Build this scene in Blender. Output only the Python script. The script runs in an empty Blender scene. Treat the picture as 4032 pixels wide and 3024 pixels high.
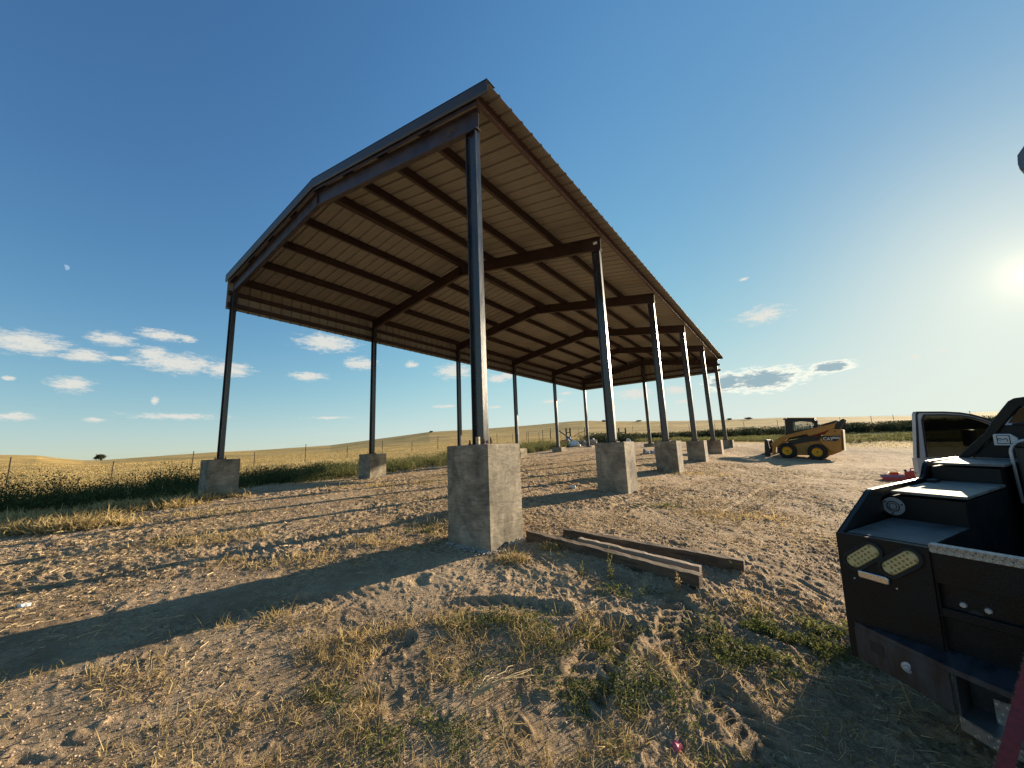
import bpy, bmesh, math, random
import numpy as np
from mathutils import Vector, Matrix
rnd = random.Random(7); rng = np.random.default_rng(11)
PI = math.pi
C = bpy.context.scene.collection
sc = bpy.context.scene
# ------------------------------------------------------------------ camera
EYE = 1.5
cam_d = bpy.data.cameras.new('camera'); cam = bpy.data.objects.new('camera', cam_d); C.objects.link(cam)
cam_d.sensor_fit = 'HORIZONTAL'; cam_d.sensor_width = 36.0; cam_d.lens = 13.559
cam_d.clip_start = 0.05; cam_d.clip_end = 6000
_R = Vector((0.99912, 0.00712, -0.04129)); _U = Vector((0.0419, -0.16969, 0.98461)); _F = Vector((0.0, 0.98547, 0.16984))
cam.matrix_world = Matrix(((_R.x, _U.x, -_F.x, 0), (_R.y, _U.y, -_F.y, 0), (_R.z, _U.z, -_F.z, EYE), (0, 0, 0, 1)))
sc.camera = cam
# ------------------------------------------------------------------ sky and sun
SUN_AZ, SUN_EL = math.radians(55.0), math.radians(13.5)      # azimuth from +Y towards +X
sund = Vector((math.sin(SUN_AZ) * math.cos(SUN_EL), math.cos(SUN_AZ) * math.cos(SUN_EL), math.sin(SUN_EL)))
world = bpy.data.worlds.new('World'); sc.world = world; world.use_nodes = True
wn = world.node_tree.nodes; wl = world.node_tree.links; wn.clear()
SKY_STRENGTH = 0.12
CLOUDS = [(-52.51, 11.72, 2.0, 0.64, 1), (-48.9, 11.11, 1.31, 0.38, 1), (-47.12, 13.09, 1.41, 0.39, 1), (-43.23, 14.17, 1.62, 0.33, 1), (-41.01, 14.09, 0.62, 0.26, 1), (-41.67, 11.27, 2.84, 0.68, 1), (-36.96, 11.01, 1.78, 0.58, 1), (-43.87, 11.98, 1.14, 0.48, 1), (-46.18, 11.17, 0.67, 0.18, 0.9), (-49.45, 8.22, 1.09, 0.47, 1), (-53.29, 8.32, 0.31, 0.13, 0.9), (-43.22, 6.99, 0.25, 0.25, 0.7), (-26.15, 15.34, 2.75, 0.71, 1), (-21.82, 12.78, 1.6, 0.52, 1), (-28.27, 10.76, 1.67, 0.33, 0.9), (-14.84, 12.87, 0.72, 0.29, 1), (-8.56, 11.89, 2.08, 0.67, 1), (-2.11, 10.69, 1.15, 0.38, 0.8), (-52.49, 4.92, 1.25, 0.25, 0.5), (-47.57, 4.78, 0.62, 0.18, 0.5), (-41.19, 5.31, 3.65, 0.25, 0.4), (-25.46, 5.33, 2.36, 0.14, 0.3), (33.25, 7.43, 3.07, 0.97, 2), (40.05, 7.94, 1.52, 0.46, 2), (29.33, 7.61, 1.7, 0.81, 2), (46.82, 7.84, 0.23, 0.16, 1), (48.89, 7.98, 0.18, 0.1, 1), (33.0, 20.18, 0.45, 0.12, 0.7), (34.31, 15.37, 2.58, 0.77, 0.15), (17.74, 7.22, 1.87, 0.47, 1), (23.12, 7.27, 1.11, 0.38, 1), (23.91, 5.63, 0.78, 0.17, 0.8), (6.09, 6.92, 1.31, 0.17, 0.9), (8.03, 8.01, 0.75, 0.14, 0.7), (-0.56, 11.01, 1.15, 0.3, 0.9), (-10.12, 6.78, 1.11, 0.15, 0.7), (-2.64, 6.45, 0.75, 0.13, 0.8)]
def wnode(t, **k):
    n = wn.new(t)
    for a, v in k.items(): setattr(n, a, v)
    return n
def wm(op, a, b=None, c=None):
    n = wn.new('ShaderNodeMath'); n.operation = op
    for i, v in enumerate((a, b, c)):
        if v is None: continue
        if isinstance(v, (int, float)): n.inputs[i].default_value = v
        else: wl.new(v, n.inputs[i])
    return n.outputs[0]
def wss(v, lo, hi, a=0.0, b=1.0):
    n = wn.new('ShaderNodeMapRange'); n.interpolation_type = 'SMOOTHSTEP'
    wl.new(v, n.inputs[0]); n.inputs[1].default_value = lo; n.inputs[2].default_value = hi
    n.inputs[3].default_value = a; n.inputs[4].default_value = b
    return n.outputs[0]
def wmix(f, a, b, blend='MIX'):
    n = wn.new('ShaderNodeMix'); n.data_type = 'RGBA'; n.blend_type = blend
    if isinstance(f, (int, float)): n.inputs[0].default_value = f
    else: wl.new(f, n.inputs[0])
    for i, v in ((6, a), (7, b)):
        if isinstance(v, tuple): n.inputs[i].default_value = (*v, 1)
        else: wl.new(v, n.inputs[i])
    return n.outputs[2]
skyt = wnode('ShaderNodeTexSky', sky_type='NISHITA', sun_disc=False)
skyt.sun_elevation = SUN_EL; skyt.sun_rotation = SUN_AZ
skyt.altitude = 1200; skyt.air_density = 1.0; skyt.dust_density = 0.35; skyt.ozone_density = 2.2
tc = wnode('ShaderNodeTexCoord'); nrm = wnode('ShaderNodeVectorMath', operation='NORMALIZE'); wl.new(tc.outputs['Generated'], nrm.inputs[0])
sep = wnode('ShaderNodeSeparateXYZ'); wl.new(nrm.outputs[0], sep.inputs[0])
az = wm('MULTIPLY', wm('ARCTAN2', sep.outputs[0], sep.outputs[1]), 180 / PI)
el = wm('MULTIPLY', wm('ARCSINE', sep.outputs[2]), 180 / PI)
cxy = wnode('ShaderNodeCombineXYZ'); wl.new(az, cxy.inputs[0]); wl.new(wm('MULTIPLY', el, 3.4), cxy.inputs[1])
def wnoise(scale, det=6, rough=.6):
    n = wnode('ShaderNodeTexNoise'); n.inputs['Scale'].default_value = scale; n.inputs['Detail'].default_value = det; n.inputs['Roughness'].default_value = rough
    wl.new(cxy.outputs[0], n.inputs['Vector']); return n.outputs['Fac']
nz = wnoise(.75, 8, .62); nz2 = wnoise(3.2, 5, .6)
warp = wm('ADD', wm('MULTIPLY', wm('SUBTRACT', nz, .5), 2.6), wm('MULTIPLY', wm('SUBTRACT', nz2, .5), 1.0))
dens = None; densb = None
for (a0, e0, wa, we, k) in CLOUDS:
    da = wm('DIVIDE', wm('SUBTRACT', az, a0), wa * (1.5 if k < 2 else 1.7)); de = wm('DIVIDE', wm('SUBTRACT', el, e0), we * (1.9 if k < 2 else 1.8))
    r = wm('SQRT', wm('ADD', wm('MULTIPLY', da, da), wm('MULTIPLY', de, de)))
    d = wm('SUBTRACT', 1.0, r)
    if k < 1: d = wm('MULTIPLY', d, 1.0) if k > .6 else wm('SUBTRACT', d, .25 * (1 - k))
    if k == 2: densb = d if densb is None else wm('MAXIMUM', densb, d)
    else: dens = d if dens is None else wm('MAXIMUM', dens, d)
dw = wm('ADD', dens, wm('MULTIPLY', warp, .75)); a1 = wss(dw, -.12, .75, 0, .9)
dbw = wm('ADD', densb, wm('MULTIPLY', warp, .55)); a2 = wss(dbw, -.05, .40, 0, .92); body = wss(dbw, .18, .62)
hs_n = wnode('ShaderNodeHueSaturation'); hs_n.inputs['Saturation'].default_value = 1.16; wl.new(skyt.outputs[0], hs_n.inputs['Color'])
sk0 = wmix(1.0, hs_n.outputs[0], (SKY_STRENGTH * 1.0, SKY_STRENGTH * 1.08, SKY_STRENGTH * 1.16), 'MULTIPLY')
# thin high haze is brighter in the half of the sky that faces the sun
dt = wnode('ShaderNodeVectorMath', operation='DOT_PRODUCT'); wl.new(nrm.outputs[0], dt.inputs[0]); dt.inputs[1].default_value = sund
ang = wm('MULTIPLY', wm('ARCCOSINE', wm('MINIMUM', dt.outputs['Value'], .99999)), 180 / PI)
hz = wnode('ShaderNodeVectorMath', operation='SCALE'); wl.new(sk0, hz.inputs[0]); wl.new(wm('MULTIPLY', wss(ang, 50, 112, 1.55, 1.0), wss(ang, 10, 50, .70, 1.0)), hz.inputs['Scale']); sk0 = hz.outputs[0]
# the camera's highlight roll-off, so that the bright side of the sky keeps its colour
sp0 = wnode('ShaderNodeSeparateColor'); wl.new(sk0, sp0.inputs[0]); cb0 = wnode('ShaderNodeCombineColor')
for i_, lim in enumerate((.535, .60, .555)):
    q_ = wm('DIVIDE', sp0.outputs[i_], lim); q_ = wm('POWER', wm('ADD', 1.0, wm('POWER', q_, 2.2)), 1 / 2.2); wl.new(wm('DIVIDE', sp0.outputs[i_], q_), cb0.inputs[i_])
bg_sky = cb0.outputs[0]
g1 = wm('MULTIPLY', wm('EXPONENT', wm('MULTIPLY', ang, -1 / 1.3)), .40)
g2 = wm('MULTIPLY', wm('EXPONENT', wm('MULTIPLY', ang, -1 / 6.0)), .12)
g3 = wm('MULTIPLY', wm('EXPONENT', wm('MULTIPLY', ang, -1 / 15.0)), .03)
glow = wm('ADD', wm('ADD', g1, g2), g3)
gc = wnode('ShaderNodeVectorMath', operation='SCALE'); gc.inputs[0].default_value = (1.0, .80, .42); wl.new(glow, gc.inputs['Scale'])
bright = wm('ADD', .62, wm('MULTIPLY', nz2, .25))
cbr = wnode('ShaderNodeVectorMath', operation='SCALE'); cbr.inputs[0].default_value = (.74, .73, .67); wl.new(bright, cbr.inputs['Scale'])
sky1 = wmix(a1, bg_sky, cbr.outputs[0])
cloudb = wmix(body, (.80, .78, .66), (.215, .31, .355))
sky2 = wmix(a2, sky1, cloudb)
# half moon, pale by day
mo = (math.radians(-51.0), math.radians(19.3)); md = Vector((math.sin(mo[0]) * math.cos(mo[1]), math.cos(mo[0]) * math.cos(mo[1]), math.sin(mo[1])))
dm = wnode('ShaderNodeVectorMath', operation='DOT_PRODUCT'); wl.new(nrm.outputs[0], dm.inputs[0]); dm.inputs[1].default_value = md
disc = wss(wm('MULTIPLY', wm('ARCCOSINE', wm('MINIMUM', dm.outputs['Value'], .9999999)), 180 / PI), .22, .28, 1, 0)
side = wss(wm('ADD', wm('SUBTRACT', az, -51.05), wm('MULTIPLY', wm('SUBTRACT', el, 19.3), .35)), -.05, .05)
moon = wm('MULTIPLY', wm('MULTIPLY', disc, side), .26)
sky3 = wmix(moon, sky2, (.62, .74, .86))
addg = wnode('ShaderNodeVectorMath', operation='ADD'); wl.new(sky3, addg.inputs[0]); wl.new(gc.outputs[0], addg.inputs[1])
bg = wnode('ShaderNodeBackground'); bg.inputs['Strength'].default_value = .62; wl.new(addg.outputs[0], bg.inputs['Color'])
wo = wnode('ShaderNodeOutputWorld'); wl.new(bg.outputs[0], wo.inputs['Surface'])
world.cycles.sampling_method = 'MANUAL'; world.cycles.sample_map_resolution = 1024
sun_d = bpy.data.lights.new('sun', 'SUN'); sun_d.energy = 5.0; sun_d.angle = math.radians(.55); sun_d.color = (1.0, .83, .60)
sun = bpy.data.objects.new('sun', sun_d); C.objects.link(sun); sun.rotation_euler = sund.to_track_quat('Z', 'Y').to_euler(); sun.location = (0, 0, 30)
sc.view_settings.view_transform = 'Standard'; sc.view_settings.look = 'None'; sc.view_settings.gamma = 1.0
sc.view_settings.exposure = 1.2
sc.cycles.use_denoising = True
sc.cycles.max_bounces = 6; sc.cycles.transparent_max_bounces = 6; sc.cycles.sample_clamp_indirect = 8.0

# ------------------------------------------------------------------ helpers
def tag(o, label=None, cat=None, group=None, kind=None):
    if label: o['label'] = label
    if cat: o['category'] = cat
    if group: o['group'] = group
    if kind: o['kind'] = kind
    return o
def empty(name, mw=None, label=None, cat=None, group=None):
    o = bpy.data.objects.new(name, None); C.objects.link(o); o.empty_display_size = .2
    if mw is not None: o.matrix_world = mw
    return tag(o, label, cat, group)
class MB:
    """collects shapes, builds ONE mesh object"""
    def __init__(s): s.v = []; s.f = []
    def add(s, vs, fs):
        n = len(s.v); s.v += [tuple(v) for v in vs]; s.f += [tuple(i + n for i in f) for f in fs]; return s
    def box(s, x0, x1, y0, y1, z0, z1, M=None):
        vs = [Vector(p) for p in ((x0, y0, z0), (x1, y0, z0), (x1, y1, z0), (x0, y1, z0), (x0, y0, z1), (x1, y0, z1), (x1, y1, z1), (x0, y1, z1))]
        if M is not None: vs = [M @ v for v in vs]
        return s.add(vs, [(0, 3, 2, 1), (4, 5, 6, 7), (0, 1, 5, 4), (1, 2, 6, 5), (2, 3, 7, 6), (3, 0, 4, 7)])
    def prism(s, poly, fn, t0, t1):
        """poly of 2D points, fn(p,q,t)->3D, extruded t0..t1"""
        n = len(poly); vs = [fn(p[0], p[1], t0) for p in poly] + [fn(p[0], p[1], t1) for p in poly]
        fs = [tuple(range(n))[::-1], tuple(range(n, 2 * n))] + [(i, (i + 1) % n, n + (i + 1) % n, n + i) for i in range(n)]
        return s.add(vs, fs)
    def bar(s, a, b, w, h=None, up=(0, 0, 1)):
        h = h or w; a = Vector(a); b = Vector(b); d = (b - a).normalized(); u = Vector(up)
        if abs(d.dot(u)) > .98: u = Vector((1, 0, 0))
        x = d.cross(u).normalized(); y = x.cross(d).normalized()
        vs = [p + x * sx * w / 2 + y * sy * h / 2 for p in (a, b) for sx, sy in ((-1, -1), (1, -1), (1, 1), (-1, 1))]
        return s.add(vs, [(0, 3, 2, 1), (4, 5, 6, 7), (0, 1, 5, 4), (1, 2, 6, 5), (2, 3, 7, 6), (3, 0, 4, 7)])
    def tube(s, pts, r, n=8, cap=True):
        pts = [Vector(p) for p in pts]; rr = r if isinstance(r, (list, tuple)) else [r] * len(pts)
        vs = []; prev = None
        for i, p in enumerate(pts):
            d = (pts[min(i + 1, len(pts) - 1)] - pts[max(i - 1, 0)]).normalized()
            if prev is None: x = d.orthogonal().normalized()
            else: x = (prev - d * prev.dot(d)).normalized()
            prev = x; y = d.cross(x)
            for k in range(n):
                a = 2 * PI * k / n; vs.append(p + (x * math.cos(a) + y * math.sin(a)) * rr[i])
        fs = [(i * n + k, i * n + (k + 1) % n, (i + 1) * n + (k + 1) % n, (i + 1) * n + k) for i in range(len(pts) - 1) for k in range(n)]
        if cap: fs += [tuple(range(n))[::-1], tuple(range((len(pts) - 1) * n, len(pts) * n))]
        return s.add(vs, fs)
    def lathe(s, prof, n=32, fn=None):
        """prof [(r,h)], closed top/bottom if r=0; fn(x,y,h)->3D"""
        fn = fn or (lambda x, y, h: Vector((x, y, h))); m = len(prof); vs = []
        for k in range(n):
            a = 2 * PI * k / n
            for r_, h_ in prof: vs.append(fn(r_ * math.cos(a), r_ * math.sin(a), h_))
        fs = [(k * m + i, ((k + 1) % n) * m + i, ((k + 1) % n) * m + i + 1, k * m + i + 1) for k in range(n) for i in range(m - 1)]
        return s.add(vs, fs)
    def build(s, name, mat, parent=None, bevel=0, smooth=False, seg=2):
        me = bpy.data.meshes.new(name); me.from_pydata([tuple(v) for v in s.v], [], s.f)
        bm = bmesh.new(); bm.from_mesh(me); bmesh.ops.recalc_face_normals(bm, faces=bm.faces); bm.to_mesh(me); bm.free()
        me.materials.append(mat)
        if smooth:
            for p in me.polygons: p.use_smooth = True
        o = bpy.data.objects.new(name, me); C.objects.link(o)
        if parent is not None: o.parent = parent
        if bevel:
            b = o.modifiers.new('bevel', 'BEVEL'); b.width = bevel; b.segments = seg; b.limit_method = 'ANGLE'; b.angle_limit = math.radians(35)
            b.harden_normals = False
        return o
def copy_tree(o, parent=None):
    c = o.copy(); C.objects.link(c)
    if parent is not None: c.parent = parent
    for ch in [x for x in bpy.data.objects if x.parent == o]: copy_tree(ch, c)
    return c
# materials -----------------------------------------------------------
def mat(name, base=(.5, .5, .5), rough=.6, metal=0.0, spec=.5, var=0.0, vscale=8.0, bump=0.0, bscale=40.0, col2=None, coords='Object', coat=0.0, stretch=None, det=6):
    m = bpy.data.materials.new(name); m.use_nodes = True; nt = m.node_tree; N = nt.nodes; L = nt.links; N.clear()
    out = N.new('ShaderNodeOutputMaterial'); p = N.new('ShaderNodeBsdfPrincipled'); L.new(p.outputs[0], out.inputs[0])
    p.inputs['Base Color'].default_value = (*base, 1); p.inputs['Roughness'].default_value = rough; p.inputs['Metallic'].default_value = metal
    p.inputs['Specular IOR Level'].default_value = spec; p.inputs['Coat Weight'].default_value = coat
    t = N.new('ShaderNodeTexCoord'); src = t.outputs[coords]
    if stretch:
        mp = N.new('ShaderNodeMapping'); mp.inputs['Scale'].default_value = stretch; L.new(src, mp.inputs[0]); src = mp.outputs[0]
    if var or col2:
        n = N.new('ShaderNodeTexNoise'); n.inputs['Scale'].default_value = vscale; n.inputs['Detail'].default_value = det; n.inputs['Roughness'].default_value = .62; L.new(src, n.inputs['Vector'])
        r = N.new('ShaderNodeValToRGB'); L.new(n.outputs['Fac'], r.inputs[0])
        c2 = col2 or tuple(min(1, c * (1 + var)) for c in base); c1 = base if col2 else tuple(c * (1 - var) for c in base)
        r.color_ramp.elements[0].position = .36; r.color_ramp.elements[0].color = (*c1, 1); r.color_ramp.elements[1].position = .64; r.color_ramp.elements[1].color = (*c2, 1)
        L.new(r.outputs[0], p.inputs['Base Color'])
        rr = N.new('ShaderNodeMapRange'); L.new(n.outputs['Fac'], rr.inputs[0]); rr.inputs[1].default_value = .3; rr.inputs[2].default_value = .7
        rr.inputs[3].default_value = max(.02, rough - .1); rr.inputs[4].default_value = min(1, rough + .1); L.new(rr.outputs[0], p.inputs['Roughness'])
    if bump:
        b = N.new('ShaderNodeTexNoise'); b.inputs['Scale'].default_value = bscale; b.inputs['Detail'].default_value = 5; L.new(src, b.inputs['Vector'])
        bp = N.new('ShaderNodeBump'); bp.inputs['Strength'].default_value = 1.0; bp.inputs['Distance'].default_value = bump; L.new(b.outputs['Fac'], bp.inputs['Height']); L.new(bp.outputs[0], p.inputs['Normal'])
    return m
def leafmat(name, c1, c2, trans=.35, rough=.75):
    """foliage: per-blade random colour from the vertex attribute rnd, some light through the blade"""
    m = bpy.data.materials.new(name); m.use_nodes = True; nt = m.node_tree; N = nt.nodes; L = nt.links; N.clear()
    out = N.new('ShaderNodeOutputMaterial'); p = N.new('ShaderNodeBsdfPrincipled'); p.inputs['Roughness'].default_value = rough; p.inputs['Specular IOR Level'].default_value = .25
    a = N.new('ShaderNodeAttribute'); a.attribute_name = 'rnd'; r = N.new('ShaderNodeValToRGB'); L.new(a.outputs['Fac'], r.inputs[0])
    r.color_ramp.elements[0].color = (*c1, 1); r.color_ramp.elements[1].color = (*c2, 1)
    L.new(r.outputs[0], p.inputs['Base Color']); tr = N.new('ShaderNodeBsdfTranslucent'); L.new(r.outputs[0], tr.inputs[0])
    mx = N.new('ShaderNodeMixShader'); mx.inputs[0].default_value = trans; L.new(p.outputs[0], mx.inputs[1]); L.new(tr.outputs[0], mx.inputs[2]); L.new(mx.outputs[0], out.inputs[0])
    return m
M = {}
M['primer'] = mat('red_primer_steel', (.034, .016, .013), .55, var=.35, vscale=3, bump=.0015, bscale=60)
M['primer_sunlit'] = mat('red_primer_steel_sunlit', (.085, .046, .038), .5, var=.25, vscale=3, bump=.001, bscale=50)  # lighter copy of the primer, sunlight on the eave channel put into its colour
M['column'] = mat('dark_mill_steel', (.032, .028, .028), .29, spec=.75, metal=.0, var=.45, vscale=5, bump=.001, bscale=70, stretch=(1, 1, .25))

M['rafter_front'] = mat('blue_black_steel', (.050, .038, .046), .48, spec=.4, metal=.0, var=.35, vscale=4, bump=.001, bscale=60)
M['trim'] = mat('bronze_trim', (.040, .036, .038), .38, spec=.5, metal=.0, var=.12, vscale=2)
M['sheet'] = mat('cream_roof_sheet', (.225, .203, .165), .5, var=.09, vscale=2.5, bump=.0006, bscale=30)
M['bolt'] = mat('rusty_bolt', (.10, .05, .03), .7, metal=.5, var=.4, vscale=60)
M['chalk'] = mat('yellow_chalk', (.13, .10, .035), .9)
M['paper'] = mat('white_paper', (.72, .70, .66), .8, var=.08, vscale=30)
M['lumber'] = mat('light_lumber', (.52, .38, .22), .8, var=.25, vscale=14, stretch=(1, 1, 6))

# ------------------------------------------------------------------ terrain
CP = np.array([(0,0,-1.5),(-2,1.7,-1.40),(0,1.6,-1.48),(1.2,1.5,-1.5),(2,2.2,-1.5),(3,0,-1.52),(4,4,-1.5),(6,5,-1.5),(0,-5,-1.55),(-5,-5,-1.45),(8,-4,-1.6),
 (-.4,5.07,-1.10),(.13,5.12,-1.12),(1.59,3.65,-1.25),(.76,4.75,-1.13),(2.17,3.98,-1.22),(2.3,8.85,-.98),(4.98,12.63,-.87),(7.67,16.4,-.75),(10.35,20.18,-.55),(13.04,23.96,-.24),
 (-8.0,10.5,-.84),(-5.3,14.3,-.79),(-2.6,18,-.6),(.05,21.8,-.43),(2.74,25.6,-.2),(5.42,29.4,.04),(9.2,26.7,-.15),(15.3,20.0,-1.15),(14.4,20.8,-1.06),(13.4,21.7,-.97),(17,19,-1.25),(14,12,-1.33),(11,12,-1.38),(8,8,-1.38),(4.6,8,-1.2),
 (-12,9,-1.10),(-9.5,7.8,-1.08),(-4.5,3.7,-1.18),(-16,12,-1.2),(-13.3,17.4,-.9),(-24.6,19,-.7),(-20,31,-.4),(-15.7,31,-.25),(-8.4,42,.1),(-20,5,-1.2),(30,25,-1.0),(36,42,-.3),(22,44,-.2),(14,38,-.05),(45,36,-.5),(40,10,-1.3),(20,0,-1.5),(3,40,.3),(-40,10,-1.2)], float)
def _U(r2): return np.where(r2 > 0, .5 * r2 * np.log(np.maximum(r2, 1e-12)), 0)
_n = len(CP); _K = _U(((CP[:, None, :2] - CP[None, :, :2]) ** 2).sum(-1)) + np.eye(_n) * 1.5
_A = np.zeros((_n + 3, _n + 3)); _A[:_n, :_n] = _K; _A[:_n, _n] = 1; _A[:_n, _n + 1:] = CP[:, :2]; _A[_n:, :_n] = _A[:_n, _n:].T
_w = np.linalg.solve(_A, np.r_[CP[:, 2], 0, 0, 0])
SKYL = np.array([(-180, 1.2), (-120, 1.0), (-70, 1.5), (-53, 1.52), (-52.1, 1.47), (-50.8, 1.38), (-49.5, 1.09), (-47.9, .80), (-46.7, .75), (-43.7, .93), (-37.5, 1.25), (-33.8, 1.33), (-25.3, 1.70), (-18.9, 2.43), (-12.3, 3.16), (-4.6, 3.34), (3.7, 3.64), (8.1, 3.86), (10.3, 3.88), (14.6, 3.54), (23.9, 3.01), (28.8, 2.80), (31.3, 2.74), (35.2, 2.58), (39.9, 2.24), (45.9, 1.84), (60, 1.5), (120, 1.2), (180, 1.2)])
def fract(v): return v - np.floor(v)
def vnoise(x, y, seed=0):
    xi = np.floor(x); yi = np.floor(y); fx = x - xi; fy = y - yi; fx = fx * fx * (3 - 2 * fx); fy = fy * fy * (3 - 2 * fy)
    def h(a, b):
        a = a.astype(np.int64); b = b.astype(np.int64); n = (a * 374761393 + b * 668265263 + seed * 1442695041) & 0xFFFFFFFF
        n = ((n ^ (n >> 13)) * 1274126177) & 0xFFFFFFFF; return ((n ^ (n >> 16)) & 0xFFFF) / 65535.0
    return (h(xi, yi) * (1 - fx) + h(xi + 1, yi) * fx) * (1 - fy) + (h(xi, yi + 1) * (1 - fx) + h(xi + 1, yi + 1) * fx) * fy
def macro(x, y):
    """ground height (world z) without the small relief"""
    x = np.asarray(x, float); y = np.asarray(y, float)
    z = np.zeros_like(x) + _w[_n] + _w[_n + 1] * np.clip(x, -45, 50) + _w[_n + 2] * np.clip(y, -30, 50)
    xc = np.clip(x, -45, 50); yc = np.clip(y, -30, 50)
    for i in range(_n): z = z + _w[i] * _U((xc - CP[i, 0]) ** 2 + (yc - CP[i, 1]) ** 2)
    z = np.clip(z, -1.75, .5)
    r = np.hypot(x, y); azd = np.degrees(np.arctan2(x, y)); sl = np.interp(azd, SKYL[:, 0], SKYL[:, 1])
    RC = 175.0; t = np.clip((r - 30) / (RC - 30), 0, 1); s = t ** .72
    rr = np.minimum(r, RC); hill = np.tan(np.radians(sl)) * rr
    und = (vnoise(x / 23, y / 23, 5) - .5) * 1.0 + (vnoise(x / 9, y / 9, 6) - .5) * .35
    hill = hill + und * np.clip((r - 40) / 60, 0, 1) * np.clip((RC - r) / 40, .0, 1)
    hill = hill - np.clip(r - RC, 0, 1e9) * .004
    return z * (1 - s) + hill * s + EYE
U_ = np.array([math.sin(.6182470087), math.cos(.6182470087)]); V_ = np.array([-math.cos(.6182470087), math.sin(.6182470087)]); O_ = np.array([-.39516, 5.07255])
def uv(x, y): return (x - O_[0]) * U_[0] + (y - O_[1]) * U_[1], (x - O_[0]) * V_[0] + (y - O_[1]) * V_[1]
def sstep(a, b, x): t = np.clip((x - a) / (b - a), 0, 1); return t * t * (3 - 2 * t)
def vegmask(x, y):
    """0 bare sandy pad .. 1 grass field"""
    u, v = uv(x, y); r = np.hypot(x, y)
    nz = (vnoise(x / 2.3, y / 2.3, 21) - .5) * 3 + (vnoise(x / .7, y / .7, 22) - .5) * 1.4
    m1 = sstep(11.0, 13.0, v + nz * .45 + np.clip(-u, 0, 30) * -.12)
    m2 = sstep(27.5, 31, u + nz * .6)
    d = x * .55 + y * .83            # right hand edge of the pad
    m3 = sstep(36, 40, d + nz)
    return np.maximum(np.maximum(m1, m2), m3)
TRACKS = []   # (points, width, depth, lug)
def addtrack(pts, w=.16, depth=.03, lug=.13): TRACKS.append((np.array(pts, float), w, depth, lug))
addtrack([(-7, 3.2), (-4.4, 4.5), (-2.6, 5.5), (-1, 7.0), (.6, 9.5)]); addtrack([(-7.4, 4.6), (-4.8, 5.9), (-3.0, 7.0), (-1.4, 8.6), (0, 11)])
addtrack([(-5, 2.0), (-3.2, 3.1), (-1.9, 3.6), (-.9, 3.75)], .17, .03, .12); addtrack([(-9, 7.5), (-6, 8.8), (-3.5, 10.2), (0, 13.5), (4, 18)])
addtrack([(-1.15, 3.15), (-.75, 3.4), (-.3, 3.5), (.3, 3.35)], .12, .035, .1); addtrack([(-.1, 1.2), (.05, 1.9), (.33, 2.5), (.7, 3.1)], .15, .04, .13)
addtrack([(3, 6), (6, 9.5), (9, 12.5), (13, 16), (16, 18.5)], .2, .03, .16); addtrack([(1.8, 7), (4.6, 10.4), (7.6, 13.6), (11.5, 17), (14.5, 20)], .2, .03, .16)
addtrack([(-3.2, .9), (-2.6, 1.8), (-1.7, 2.6), (-.9, 3.0)], .14, .03, .12)
addtrack([(1.1, 1.7), (1.15, 2.3), (1.0, 2.9), (1.3, 3.4)], .13, .03, .1)
def chaikin(p, k=3):
    for _ in range(k):
        q = [p[0]]
        for a, b in zip(p[:-1], p[1:]): q += [a * .75 + b * .25, a * .25 + b * .75]
        q.append(p[-1]); p = np.array(q)
    return p
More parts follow.
